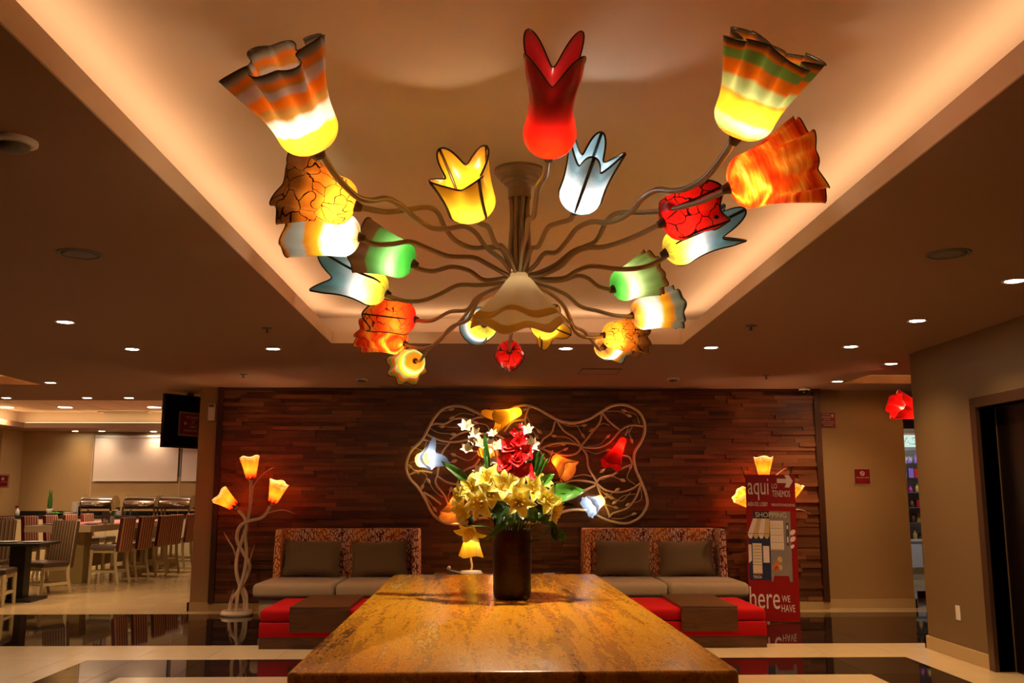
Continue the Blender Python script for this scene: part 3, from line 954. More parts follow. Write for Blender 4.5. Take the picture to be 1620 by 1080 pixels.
lv = [('tall narrow green blade standing upright left of the red gladiolus', (774, 762), (766, 682), .016, 'leaf_green', 0.0, -.05, -.05),
      ('long green blade reaching out to the upper left of the bouquet', (752, 772), (698, 729), .022, 'leaf_green', 0.08, -.05, -.10),
      ('narrow green blade right of the red gladiolus, innermost', (828, 770), (844, 708), .014, 'leaf_green', 0.02, -.02, -.04),
      ('narrow green blade right of the red gladiolus, second', (834, 768), (853, 712), .016, 'leaf_green', 0.04, -.0, -.05),
      ('pale green blade bending to the right above the lilies', (842, 765), (868, 724), .012, 'leaf_bright', 0.1, -.0, -.08),
      ('small dark blade behind the right lilies', (836, 772), (862, 715), .016, 'leaf_green', 0.05, .06, .02),
      ('green leaf pointing up beside the orange wall shade', (850, 770), (877, 750), .024, 'leaf_bright', 0.1, -.05, -.1),
      ('broad bright green heart leaf at the right of the bouquet', (866, 786), (926, 776), .052, 'leaf_bright', 0.08, -.06, -.14),
      ('narrow dark leaf below the broad heart leaf', (872, 797), (912, 800), .016, 'leaf_dark', 0.15, -.05, -.12),
      ('long green leaf drooping over the left front of the vase', (822, 818), (769, 854), .018, 'leaf_green', 0.22, -.14, -.22),
      ('square looking dark green leaf over the vase rim, right', (834, 800), (846, 828), .036, 'leaf_green', 0.1, -.14, -.18),
      ('glossy leaf trailing to the right of the vase', (846, 818), (882, 834), .020, 'leaf_green', 0.2, -.10, -.14),
      ('pointed leaf hanging down at the right of the vase', (876, 826), (878, 862), .018, 'leaf_dark', 0.1, -.10, -.12),
      ('outermost glossy leaf hanging at the right of the vase', (886, 838), (893, 858), .022, 'leaf_green', 0.15, -.10, -.12),
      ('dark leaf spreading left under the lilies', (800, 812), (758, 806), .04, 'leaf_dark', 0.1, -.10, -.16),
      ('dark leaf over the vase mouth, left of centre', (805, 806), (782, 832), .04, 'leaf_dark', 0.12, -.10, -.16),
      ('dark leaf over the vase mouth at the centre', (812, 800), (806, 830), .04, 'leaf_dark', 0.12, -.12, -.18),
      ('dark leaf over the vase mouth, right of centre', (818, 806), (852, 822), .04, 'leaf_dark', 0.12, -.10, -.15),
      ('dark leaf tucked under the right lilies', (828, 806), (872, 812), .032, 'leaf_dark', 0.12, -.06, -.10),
      ('small leaf hanging at the far left under the lilies', (748, 812), (742, 838), .012, 'leaf_dark', 0.1, -.1, -.12),
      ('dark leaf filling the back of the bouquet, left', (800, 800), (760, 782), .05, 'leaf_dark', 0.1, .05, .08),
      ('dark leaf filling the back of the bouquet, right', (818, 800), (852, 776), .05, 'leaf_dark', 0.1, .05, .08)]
for lb, b, tp, w, mt, dr, d0, d1 in lv:
    leaf(lb, oy(*b, Y0 + d0), oy(*tp, Y0 + d1), w, mt, dr, heart='heart' in lb)

# ------------------------------------------------------------------ sofas, cushions, ottomans, trays
def sofa(x, label):
    t = thing('sofa', label, 'sofa', (x, 10.85, 0))
    w = 0.83
    rbox((-w + .03, -.55, .10), (w - .03, .50, .30), 'base', 'seat_fabric', t, .02)
    for sx in (-1, 1):
        a, b = (-w - .03, -.005) if sx < 0 else (.005, w + .03)
        MB().box((a, -.62, .30), (b, .38, .45)).build('seat_cushion', 'seat_fabric', t, True, bevel=.05, bseg=4)
    mb = MB().poly([(-w, .12), (w, .12), (w - .02, .985), (-w + .02, .985)], .12, Matrix.Translation((0, .40, 0)))
    mb.build('backrest', 'sofa_print', t, True, bevel=.02, bseg=3)
    for sx in (-1, 1):
        mb = MB().poly([(-.045, .12), (.045, .12), (.045 - (.02 if sx > 0 else -.0), .985), (-.045 + (.02 if sx < 0 else 0), .985)], .30, Matrix.Translation((sx * (w - .045), .14, 0)))
        mb.build('side_wing', 'sofa_print', t, True, bevel=.02, bseg=3)
    for sx in (-1, 1):
        for sy in (-.5, .42):
            MB().box((sx * .72 - .03, sy - .03, 0), (sx * .72 + .03, sy + .03, .10)).build('foot', 'walnut', t)
    return t
SL = (oy(445, 836, 11.25).x + oy(663, 836, 11.25).x) / 2
SR = (oy(920, 836, 11.25).x + oy(1140, 836, 11.25).x) / 2
sofa(SL, 'patterned red and cream loveseat left of the stone table')
sofa(SR, 'patterned red and cream loveseat right of the stone table')
cu = cushion_mb(.64, .40, .20)
for cx, cz, ry, lb in [(SL - .40, .655, .03, 'brown throw cushion on the left loveseat, its left half'), (SL + .36, .645, -.03, 'brown throw cushion on the left loveseat, nearer the sculpture'),
                       (SR - .36, .655, .02, 'brown throw cushion on the right loveseat, nearer the stone table'), (SR + .37, .650, -.03, 'brown throw cushion on the right loveseat, nearer the banner')]:
    o = cushion_mb(.64, .40, .20).build('throw_cushion', 'taupe_fabric', None, True)
    o.location = (cx, 11.09, cz)
    o.rotation_euler = (-.22, ry, 0)
    tag(o, lb, 'cushion', 'throw cushions on the loveseats')

def ottoman(x0, x1, label):
    t = thing('ottoman', label, 'ottoman', ((x0 + x1) / 2, 9.36, 0))
    w = (x1 - x0) / 2
    MB().box((-w + .004, -.49, 0), (w - .004, .49, .10)).build('plinth', 'walnut', t)
    MB().box((-w, -.50, .10), (w, .50, .232)).build('base', 'red_fabric', t, True, bevel=.012)
    MB().box((-w, -.50, .234), (w, .50, .345)).build('top_cushion', 'red_fabric', t, True, bevel=.035, bseg=4)
    return t
ottoman(-2.07, -.93, 'red upholstered ottoman before the left loveseat')
ottoman(1.38, 2.52, 'red upholstered ottoman before the right loveseat')
def tray(x0, x1, label):
    t = thing('sleeve_tray', label, 'tray', ((x0 + x1) / 2, 9.36, .345), 0, 'wooden sleeves over the ottomans')
    w = (x1 - x0) / 2
    MB().box((-w, -.535, .002), (w, .535, .026)).build('top_board', 'walnut', t, bevel=.003)
    MB().box((-w, -.535, -.195), (w, -.512, .002)).build('front_board', 'walnut', t, bevel=.003)
    MB().box((-w, .512, -.195), (w, .535, .002)).build('back_board', 'walnut', t, bevel=.003)
tray(oy(458, 970, 8.83).x, oy(552, 970, 8.83).x, 'dark wooden sleeve tray over the left red ottoman')
tray(oy(1078, 970, 8.83).x, oy(1167, 970, 8.83).x, 'dark wooden sleeve tray over the right red ottoman')

# low table between the loveseats
st = thing('side_table', 'low dark wooden table between the loveseats behind the stone table', 'table', (.12, 10.9, 0))
MB().box((-.75, -.35, .44), (.75, .35, .485)).build('top_board', 'walnut', st, bevel=.004)
for sx in (-1, 1):
    for sy in (-1, 1):
        MB().box((sx * .68 - .04, sy * .29 - .04, 0), (sx * .68 + .04, sy * .29 + .04, .44)).build('leg', 'walnut', st)
MB().box((-.64, -.28, .10), (.64, .28, .125)).build('shelf', 'walnut', st)
q = oy(716, 905, 10.8)
ph = thing('telephone', 'small dark desk telephone beside the table lamp', 'telephone', (q.x, 10.8, .485))
MB().poly([(-.07, 0), (.09, 0), (.09, .03), (-.05, .06)], .12).build('body', 'grey_plastic', ph, bevel=.004)
MB().tube(smooth_path([(-.045, -.02, .075), (-.04, .06, .09), (-.045, .14, .075)], 4), [.02, .02, .014, .013, .013, .013, .014, .02, .02], 8).build('handset', 'white_plastic', ph, True)
q = oy(868, 906, 10.75)
nb = thing('note_tray', 'small pale note tray at the right of the low table', 'tray', (q.x, 10.75, .485))
MB().box((-.08, -.06, 0), (.08, .06, .012)).build('base', 'white_plastic', nb, bevel=.002)
MB().box((-.065, -.045, .012), (.065, .05, .028)).build('paper', 'porcelain', nb)

# ------------------------------------------------------------------ blown glass shades
class Shade:
    # axis from the socket to the middle of the mouth; u round, v along
    def __init__(s, base, tip, rb, rt, n=8, amp=.12, zn=4, zamp=.05, neck=0.0, roll=0.0, belly=.24, flare=1.4, seed=0, r0=.018):
        s.b = Vector(base)
        ax = Vector(tip) - s.b
        s.L = ax.length
        s.B = Matrix.Translation(s.b) @ basis(ax, roll)
        s.rb, s.rt, s.n, s.amp, s.zn, s.zamp, s.neck, s.belly, s.flare, s.r0 = rb, rt, n, amp, zn, zamp, neck, belly, flare, r0
        rr = random.Random(seed)
        s.p1, s.p2, s.p3 = rr.uniform(0, 6), rr.uniform(0, 6), rr.uniform(0, 6)
    def P(s, u, v, out=0.0):
        w = 2 * PI * u
        if v < s.belly:
            q = 1 - v / s.belly
            r = s.r0 + (s.rb - s.r0) * math.sqrt(max(0.0, 1 - q * q))
        else:
            q = (v - s.belly) / (1 - s.belly)
            r = s.rb + (s.rt - s.rb) * q ** s.flare - s.neck * s.rb * math.sin(PI * min(1, q * 1.25)) * (q < .8)
        k = max(0.0, (v - .26) / .74)
        k = k * k * (3 - 2 * k)
        r *= 1 + s.amp * k * math.cos(s.n * w + s.p1 + .5 * math.sin(2 * w + s.p3))
        kz = max(0.0, (v - .25) / .75) ** 2
        z = s.L * (v + s.zamp * kz * math.cos(s.zn * w + s.p2))
        if s.zamp > .12:
            r *= 1 + .28 * kz * math.cos(s.zn * w + s.p2)
        return s.B @ Vector(((r + out) * math.cos(w), (r + out) * math.sin(w), z))
    def mesh(s, off, nu=72, nv=22):
        mb = MB(off)
        vs, fs, uv = [], [], []
        for j in range(nv + 1):
            v = (j / nv) ** 1.25
            for i in range(nu + 1):
                vs.append(s.P(i / nu, v))
                uv.append((i / nu, v))
        for j in range(nv):
            for i in range(nu):
                a = j * (nu + 1) + i
                fs.append((a, a + 1, a + nu + 2, a + nu + 1))
        mb.add(vs, fs)
        mb.uv = uv
        return mb
    def build(s, off, mat, parent, rim='glass_brown', rimr=.0035, ribs=(), ribmat='glass_black', ribr=.006, socket='socket_brown', v0=.10):
        o = s.mesh(off).build('shade', mat, parent, True)
        if rim:
            MB(off).tube([s.P(i / 96, 1.0) for i in range(96)], rimr, 6, True).build('rim', rim, o, True)
        for u in ribs:
            MB(off).tube([s.P(u, v0 + (1.0 - v0) * k / 16, .001) for k in range(17)], [ribr * (.5 + .5 * min(1, k / 3)) for k in range(17)], 6).build('rib', ribmat, o, True)
        if socket:
            MB(off).lathe([(.001, -.028), (.014, -.026), (.020, -.008), (.024, .006), (.020, .010)], 16, s.B).build('socket', socket, o, True)
        return o
    def peaks(s):
        # u of the petal tips
        return [((2 * PI * k - s.p2) / s.zn / (2 * PI)) % 1 for k in range(s.zn)]
    def bulb(s, off, parent, e, col, at=.27, side=.5):
        ax = (s.B.to_3x3() @ Vector((0, 0, 1))).normalized()
        d = Vector((0, -.65, -.75))
        d = d - ax * d.dot(ax)
        d = d.normalized() if d.length > .2 else Vector((0, 0, 0))
        return point('bulb_light', s.B @ Vector((0, 0, s.L * at)) + d * s.rb * side - Vector(off), e, col, parent, .032)

# ------------------------------------------------------------------ chandelier
HUB = oz(815, 270, UZ)
HUB.y = 4.60
HUB.x = oy(822, 437, 4.60).x
hubz = oy(822, 437, 4.60).z
CH = Vector((HUB.x, HUB.y, UZ))
ch = thing('chandelier', 'large chandelier of coloured glass flower shades on curling brown arms', 'chandelier', CH)
MB().lathe([(.128, 0), (.128, -.014), (.118, -.020), (.114, -.034), (.100, -.040), (.097, -.054), (.082, -.060), (.078, -.074), (.064, -.080), (.058, -.10), (.058, -.15), (.001, -.15)], 40).build('canopy', 'metal_taupe', ch)
for k in range(16):
    w = 2 * PI * k / 16
    r = .046 if k % 2 else .030
    tw = random.uniform(-.5, .5)
    MB().tube(smooth_path([(r * math.cos(w), r * math.sin(w), -.14), (r * .9 * math.cos(w + tw), r * .9 * math.sin(w + tw), -.27), (r * 1.1 * math.cos(w + tw * .4), r * 1.1 * math.sin(w + tw * .4), -.42), (r * .7 * math.cos(w), r * .7 * math.sin(w), hubz - UZ)], 5), .0105, 8).build('stem_rod', 'metal_taupe', ch, True)
# bottom bell
rz = 1.35 + (785 - 512) * 4.66 / 1500
bell = Shade((CH.x, CH.y, hubz + .012), (CH.x, CH.y, rz), .06, .245, 7, .045, 6, .07, 0, 0.5, .08, 1.15, 3, .05)
bell.build(CH, 'g_cream', ch, rim='print_tan', rimr=.004, socket=None)

l = bpy.data.lights.new('bell_lamp', 'SPOT')
l.energy, l.color, l.spot_size, l.spot_blend, l.shadow_soft_size = BELLSPOT, (1.0, 0.80, 0.52), 2.2, 0.5, 0.025
o = bpy.data.objects.new('bell_lamp', l)
COL.objects.link(o)
o.parent = ch
o.location = (0, 0, rz + .06 - UZ)

point('bell_fill_light', (0, 0, hubz - .06 - UZ), .30, AMBER, ch, .02)  # added fill light that brightens the bell glass
TR = dict(n=8, amp=.17, zn=4, zamp=.05)                 # ruffled trumpet
FT = dict(n=10, amp=.16, zn=4, zamp=.04)                # finely fluted trumpet
TU = dict(n=4, amp=.05, zn=4, zamp=.16, neck=.10)       # tulip with four petals
T2 = dict(n=2, amp=.05, zn=3, zamp=.20, neck=.06)       # tulip with long horns
# material, socket px, base z, mouth px, depth step, belly radius, mouth radius, style, rib mode, rim, roll, arm pixels from the shade to the hub
SH = [
 ('g_amber_bands', (503, 238), 2.42, (432, 92), -.19, .096, .142, dict(n=8, amp=.26, zn=3, zamp=.07), 0, 'glass_dark_green', .3,
  [(508, 242), (533, 280), (563, 310), (587, 317), (613, 314), (639, 329), (656, 344), (684, 361), (712, 361), (734, 358), (753, 369), (770, 392), (795, 412), (810, 432)]),
 ('g_web_amber', (562, 326), 2.42, (455, 292), -.02, .090, .135, TR, 0, 'glass_brown', 1.0,
  [(566, 327), (609, 335), (642, 332), (675, 328), (692, 336), (703, 358), (720, 380), (748, 392), (781, 391), (796, 398), (812, 432)]),
 ('g_blue_amber', (568, 375), 2.42, (460, 360), .02, .092, .115, dict(n=6, amp=.10, zn=3, zamp=.04), 0, 'glass_brown', 0,
  [(571, 375), (592, 386), (620, 386), (648, 382), (675, 392), (709, 405), (748, 407), (770, 417), (803, 435), (815, 437)]),
 ('g_green_brown', (653, 417), 2.42, (574, 388), .04, .090, .130, dict(n=7, amp=.06, zn=4, zamp=.03), 0, 'glass_brown', 0,
  [(657, 423), (684, 429), (714, 422), (742, 428), (767, 443), (803, 439), (816, 437)]),
 ('g_blue_tulip', (611, 464), 2.42, (520, 426), .02, .095, .105, dict(n=2, amp=.06, zn=3, zamp=.15, neck=.10), 1, 'glass_black', .8,
  [(614, 468), (642, 476), (670, 475), (698, 464), (725, 451), (759, 451), (792, 447), (815, 439)]),
 ('g_orange_tulip', (656, 505), 2.42, (588, 497), .05, .100, .110, dict(n=4, amp=.05, zn=4, zamp=.09, neck=.05), 2, 'glass_black', .4,
  [(662, 507), (684, 507), (712, 493), (739, 490), (753, 472), (773, 461), (795, 452), (815, 440)]),
 ('g_orange_swirl', (640, 543), 2.42, (582, 522), .12, .104, .145, FT, 0, 'glass_brown', .2,
  [(645, 546), (670, 551), (692, 542), (714, 517), (739, 507), (748, 492), (762, 467), (790, 455), (815, 441)]),
 ('g_green_bands', (657, 571), 2.42, (643, 578), .34, .098, .160, dict(n=8, amp=.12, zn=4, zamp=.04), 0, 'glass_brown', 0,
  [(664, 571), (675, 556), (692, 539), (725, 511), (753, 480), (780, 465), (815, 442)]),
 ('g_blue_tulip', (766, 513), 2.42, (757, 516), .30, .095, .120, dict(n=2, amp=.06, zn=3, zamp=.12), 1, 'glass_black', .3,
  [(767, 511), (775, 503), (790, 485), (818, 450)]),
 ('g_red_lines', (806, 556), 2.36, (806, 563), .30, .090, .105, dict(n=4, amp=.05, zn=4, zamp=.09), 2, 'glass_black', 0,
  [(806, 556), (807, 540), (810, 520), (818, 460)]),
 ('g_yellow_tulip', (860, 513), 2.42, (868, 517), .30, .090, .120, TU, 1, 'glass_brown', 0,
  [(859, 511), (846, 492), (826, 455)]),
 ('g_amber_blue', (955, 549), 2.42, (974, 546), .30, .092, .130, dict(n=6, amp=.12, zn=3, zamp=.05), 0, 'glass_brown', 0,
  [(949, 553), (936, 539), (924, 524), (908, 516), (899, 496), (889, 480), (870, 464), (830, 441)]),
 ('g_web_amber', (956, 530), 2.42, (1013, 530), .10, .092, .135, FT, 0, 'glass_brown', .5,
  [(949, 533), (924, 533), (908, 522), (899, 500), (891, 483), (874, 467), (845, 450), (828, 440)]),
 ('g_amber_blue', (1001, 499), 2.42, (1070, 486), .06, .098, .125, dict(n=9, amp=.10, zn=4, zamp=.03), 0, 'glass_dark_green', 0,
  [(999, 500), (974, 499), (947, 492), (919, 485), (897, 467), (874, 456), (855, 450), (828, 439)]),
 ('g_pale_green', (971, 457), 2.42, (1033, 431), .06, .086, .120, dict(n=11, amp=.10, zn=5, zamp=.03), 0, 'glass_brown', 0,
  [(966, 458), (947, 453), (930, 440), (913, 436), (891, 443), (863, 444), (840, 438), (828, 437)]),
 ('g_blue_tulip', (1054, 400), 2.42, (1150, 355), .02, .085, .085, dict(n=2, amp=.05, zn=3, zamp=.20, neck=.12), 1, 'glass_black', 1.6,
  [(1052, 406), (1030, 419), (1002, 425), (974, 425), (936, 421), (913, 428), (891, 440), (855, 441), (828, 437)]),
 ('g_red_lines', (1050, 352), 2.42, (1126, 320), .02, .094, .105, dict(n=4, amp=.05, zn=4, zamp=.10, neck=.05), 2, 'glass_black', .4,
  [(1041, 356), (1002, 375), (958, 390), (930, 392), (908, 401), (886, 422), (858, 434), (828, 436)]),
 ('g_orange_swirl', (1154, 297), 2.42, (1280, 252), -.05, .098, .140, FT, 0, 'glass_brown', .6,
  [(1149, 301), (1099, 322), (1052, 333), (1019, 336), (997, 336), (972, 339), (958, 353), (944, 380), (925, 390), (905, 398), (880, 418), (850, 432), (828, 436)]),
 ('g_green_bands', (1164, 216), 2.42, (1225, 76), -.16, .092, .124, dict(n=9, amp=.24, zn=3, zamp=.05), 0, 'glass_dark_green', 0,
  [(1160, 220), (1147, 243), (1120, 277), (1093, 295), (1067, 302), (1040, 300), (1017, 313), (1000, 333), (980, 347), (957, 352), (936, 351), (913, 361), (897, 381), (880, 399), (861, 401), (847, 419), (828, 436)]),
 ('g_red_tulip', (868, 243), 2.42, (876, 95), -.25, .084, .088, dict(n=4, amp=.04, zn=4, zamp=.17, neck=.16), 3, 'glass_brown', .4,
  [(866, 247), (862, 277), (852, 293), (848, 318), (844, 342), (836, 348), (833, 372), (826, 397), (822, 433)]),
 ('g_ice_tulip', (911, 330), 2.52, (941, 244), -.20, .086, .088, dict(n=4, amp=.04, zn=4, zamp=.17, neck=.04), 1, 'glass_black', 1.7,
  [(908, 334), (902, 347), (883, 353), (866, 361), (852, 389), (841, 394), (830, 420), (824, 436)]),
 ('g_yellow_tulip', (750, 337), 2.52, (729, 270), -.20, .104, .106, dict(n=4, amp=.04, zn=4, zamp=.15, neck=.0), 1, 'glass_brown', .2,
  [(750, 340), (759, 353), (773, 360), (784, 386), (795, 390), (809, 411), (818, 436)]),
]
POS = []
for i, (mt, bp, bz, mp, dy, rb, rt, sty, rib, rim, roll, arm) in enumerate(SH):
    b = oz(*bp, bz)
    tip = oy(*mp, b.y + dy)
    sh = Shade(b, tip, rb, rt, roll=roll, seed=20 + i, **sty)
    pk = sh.peaks()
    ribs = pk if rib in (1, 2) else []
    sh.build(CH, mt, ch, rim, .0042 if rib in (1, 2) else .0024, ribs, 'glass_black' if rim == 'glass_black' else 'glass_brown', .007 if rib == 1 else .005)
    sh.bulb(CH, ch, BULB * (.6 if i in (9, 19) else 1.0), AMBER if mt not in ('g_ice_tulip', 'g_blue_tulip') else (1, .92, .85))
    # arm
    pl_ = [bp] + arm
    ln = [0.0]
    for a, c in zip(pl_[:-1], pl_[1:]):
        ln.append(ln[-1] + math.hypot(a[0] - c[0], a[1] - c[1]))
    pts = [b + (b - tip).normalized() * .015]
    for k in range(1, len(pl_)):
        q = ln[k] / ln[-1]
        pts.append(oy(*pl_[k], b.y + (HUB.y - b.y) * q))
    MB(CH).tube(smooth_path(pts, 5), .0115, 8).build('arm', 'metal_taupe', ch, True)
    POS.append(b)

# ------------------------------------------------------------------ wall sculpture of metal vines with glass flowers
YW = 11.66
def zp(x, y):
    # photograph point in the wall sculpture (enlarged 3.6 times from 620, 620)
    return oy(620 + x / 3.6, 620 + y / 3.6, YW)
org = zp(760, 420)
ws = thing('wall_sculpture', 'cream metal vine sculpture with glass flower lights on the wooden wall', 'wall sculpture', (org.x, YB - .03, org.z))
WO = Vector((org.x, YB - .03, org.z))
outer = [(350, 80), (290, 98), (240, 150), (205, 212), (170, 275), (110, 335), (82, 420), (100, 490), (150, 545), (190, 610), (230, 690), (290, 740), (370, 752), (440, 738), (520, 715), (640, 730), (760, 745), (860, 735), (920, 705), (980, 680), (1050, 670), (1130, 680), (1190, 715), (1260, 740), (1340, 748), (1410, 715), (1452, 650), (1450, 590), (1420, 510), (1385, 430), (1380, 350), (1420, 280), (1440, 220), (1430, 150), (1390, 100), (1320, 72), (1250, 80), (1180, 120), (1120, 155), (1040, 175), (960, 165), (890, 130), (820, 90), (760, 75), (700, 85), (640, 115), (590, 138), (530, 135), (470, 110), (410, 85)]
MB(WO).tube(smooth_path([zp(*p) for p in outer], 4, True), .018, 8, True).build('outer_vine', 'metal_cream', ws, True)
vines = [[(195, 240), (260, 270), (340, 285), (430, 272), (500, 240), (580, 240), (640, 270), (700, 330), (760, 370)],
         [(210, 195), (250, 180), (300, 182), (350, 155), (410, 150), (440, 165)],
         [(430, 185), (470, 150), (530, 140)],
         [(330, 285), (290, 340), (270, 400), (260, 470), (250, 520), (300, 590), (320, 640)],
         [(330, 270), (390, 235), (470, 215)],
         [(260, 480), (320, 515), (400, 525), (480, 500), (520, 470)],
         [(100, 470), (160, 450), (230, 460)],
         [(180, 570), (230, 600), (280, 640)],
         [(500, 380), (470, 420), (410, 450), (395, 510)],
         [(780, 85), (760, 150), (770, 210), (800, 280), (840, 330), (870, 380)],
         [(640, 225), (690, 170), (760, 160)],
         [(930, 165), (910, 230), (860, 270), (830, 330)],
         [(940, 165), (980, 220), (1040, 260), (1075, 310), (1050, 350), (980, 360), (900, 340), (850, 320)],
         [(840, 325), (900, 300), (970, 290), (1040, 295), (1100, 315), (1180, 315), (1240, 285), (1300, 220), (1360, 190), (1430, 195)],
         [(1195, 110), (1185, 170), (1140, 230), (1080, 305)],
         [(1195, 110), (1230, 160), (1290, 210), (1300, 220)],
         [(1075, 310), (1110, 360), (1120, 430), (1160, 500), (1180, 560), (1230, 680), (1240, 715)],
         [(870, 545), (950, 530), (1020, 505), (1090, 505), (1160, 520), (1220, 560), (1300, 570), (1370, 550), (1420, 515)],
         [(960, 500), (980, 535)], [(1160, 520), (1190, 490), (1260, 470), (1300, 440), (1370, 410)],
         [(880, 625), (960, 625), (1040, 600), (1100, 560), (1160, 530)],
         [(1240, 710), (1260, 690), (1340, 660), (1390, 600), (1420, 520)],
         [(1370, 410), (1350, 370), (1310, 360)], [(345, 740), (350, 752)]]
for v in vines:
    MB(WO).tube(smooth_path([zp(*p) for p in v], 5), .0125, 6).build('vine', 'metal_cream', ws, True)
twigs = [((325, 102), (260, 120), (235, 165)), ((355, 140), (400, 120), (470, 130)), ((300, 197), (380, 200), (430, 170)), ((490, 178), (540, 190), (560, 230)), ((335, 238), (260, 230), (215, 205)),
         ((195, 275), (250, 290), (320, 300)), ((140, 320), (180, 330), (200, 270)), ((365, 362), (440, 390), (490, 350)), ((340, 398), (300, 410), (270, 400)), ((115, 435), (130, 450), (180, 455)),
         ((180, 525), (200, 480), (170, 455)), ((217, 520), (240, 560), (290, 600)), ((235, 655), (210, 620), (185, 580)), ((330, 570), (320, 600), (345, 640)), ((370, 555), (430, 540), (450, 500)),
         ((630, 375), (620, 320), (590, 260)), ((830, 215), (790, 180), (770, 140)), ((815, 240), (800, 220), (770, 205)), ((905, 360), (890, 400), (870, 380)), ((940, 252), (1000, 260), (1060, 300)),
         ((975, 330), (930, 350), (900, 340)), ((965, 300), (930, 310), (880, 310)), ((1080, 190), (1020, 195), (960, 175)), ((1080, 235), (1050, 190), (1000, 185)), ((1150, 208), (1200, 180), (1240, 190)),
         ((1335, 110), (1390, 130), (1410, 180)), ((1335, 128), (1290, 110), (1210, 110)), ((1220, 262), (1180, 300), (1110, 310)), ((1360, 262), (1350, 230), (1370, 195)), ((1215, 335), (1160, 350), (1100, 330)),
         ((1210, 440), (1240, 420), (1300, 440)), ((1030, 483), (1090, 470), (1140, 480)), ((1300, 497), (1250, 480), (1190, 500)), ((1355, 440), (1340, 490), (1390, 530)), ((1025, 553), (1080, 560), (1130, 540)),
         ((1270, 565), (1230, 590), (1200, 570)), ((1215, 577), (1190, 560), (1180, 540)), ((1265, 607), (1310, 620), (1360, 570)), ((1260, 653), (1220, 640), (1210, 620)), ((1360, 635), (1420, 610), (1415, 530)),
         ((1365, 700), (1310, 720), (1250, 720)), ((1280, 620), (1320, 590), (1390, 580)), ((130, 445), (110, 430), (90, 440)), ((900, 520), (930, 515), (960, 510))]
for tw in twigs:
    l0 = zp(*tw[0])
    a = zp(*tw[0])
    d = (zp(*tw[0]) - zp(*tw[1])).normalized()
    o = MB(WO).tube(smooth_path([zp(*p) for p in tw], 4), .005, 5).build('twig', 'metal_cream', ws, True)
    sd = d.cross(Vector((0, 1, 0)))
    vs = []
    for i in range(7):
        s = i / 6
        w = .021 * math.sin(PI * s)
        c = a + d * (.085 * s - .01)
        vs += [c + sd * w + Vector((0, -.004, 0)), c + Vector((0, -.014 * math.sin(PI * s) - .004, 0)), c - sd * w + Vector((0, -.004, 0)), c + Vector((0, .002, 0))]
    fs = []
    for i in range(6):
        for j in range(4):
            fs.append((i * 4 + j, i * 4 + (j + 1) % 4, i * 4 + 4 + (j + 1) % 4, i * 4 + 4 + j))
    MB(WO).add(vs, fs).build('leaf', 'metal_cream', o, True)
BT = dict(n=5, amp=.10, zn=3, zamp=.07)
wsh = [('g_yellow_bell', (735, 108), (575, 165), -.16, .062, .150, dict(n=4, amp=.06, zn=3, zamp=.16)),
       ('g_blue_yellow', (150, 392), (238, 370), -.20, .085, .165, dict(n=4, amp=.16, zn=3, zamp=.14)),
       ('g_orange_bell', (365, 598), (345, 712), -.16, .060, .165, BT),
       ('g_orange_bell', (500, 340), (575, 345), -.20, .06, .12, BT),
       ('g_orange_bell', (920, 370), (1010, 450), -.16, .065, .150, BT),
       ('g_red_bell', (1320, 262), (1245, 420), -.14, .050, .130, BT),
       ('g_blue_yellow', (1200, 610), (1120, 655), -.14, .065, .135, dict(n=9, amp=.07, zn=3, zamp=.05)),
       ('g_orange_bell', (605, 590), (590, 640), -.2, .05, .11, BT)]
for i, (mt, a, c, dy, rb, rt, sty) in enumerate(wsh):
    b = zp(*a)
    b.y = YW - .03
    p2 = oy(620 + c[0] / 3.6, 620 + c[1] / 3.6, YW + dy)
    sh = Shade(b, p2, rb, rt, seed=60 + i, belly=.18, **sty)
    sh.build(WO, mt, ws, 'glass_brown' if i != 1 else None, .003)
    sh.bulb(WO, ws, WALLBULB, WARM if 'blue' not in mt else (1, .88, .8), .34)
    back = (b - p2).normalized()
    MB(WO).tube(smooth_path([b, b + back * .08 + Vector((0, .01, 0)), b + back * .15 + Vector((0, .05, 0))], 4), .012, 8).build('shade_stalk', 'metal_cream', ws, True)
for px in [(82, 420), (1440, 220), (760, 75), (1340, 748), (290, 740)]:
    q = zp(*px)
    MB(WO).tube([q, (q.x, YB + .0, q.z)], .012, 8).build('wall_mount', 'metal_cream', ws, True)

# ------------------------------------------------------------------ floor lamps with three orange flowers
def flower_head(t, b, tip, e, seed):
    sh = Shade(b, tip, .062, .112, 7, .07, 4, .04, 0, 0, .20, 1.0, seed, .02)
    o = sh.build((0, 0, 0), 'g_lamp_orange', t, 'metal_cream', .0025, (), socket=None)
    MB().lathe([(.001, -.03), (.02, -.025), (.03, 0), (.02, .006)], 14, sh.B).build('socket', 'metal_cream', o, True)
    for k in range(7):
        mb = MB()
        petal_mb(mb, sh.B @ Matrix.Rotation(k * 2 * PI / 7, 4, 'Z') @ Matrix.Translation((.012, 0, -.015)), .085, .024, -1.0, 1.15, 5, 2, .2)
        mb.build('calyx_leaf', 'metal_taupe', o, True)
    point('bulb_light', sh.B @ Vector((0, 0, sh.L * .45)), e, WARM, t, .022)

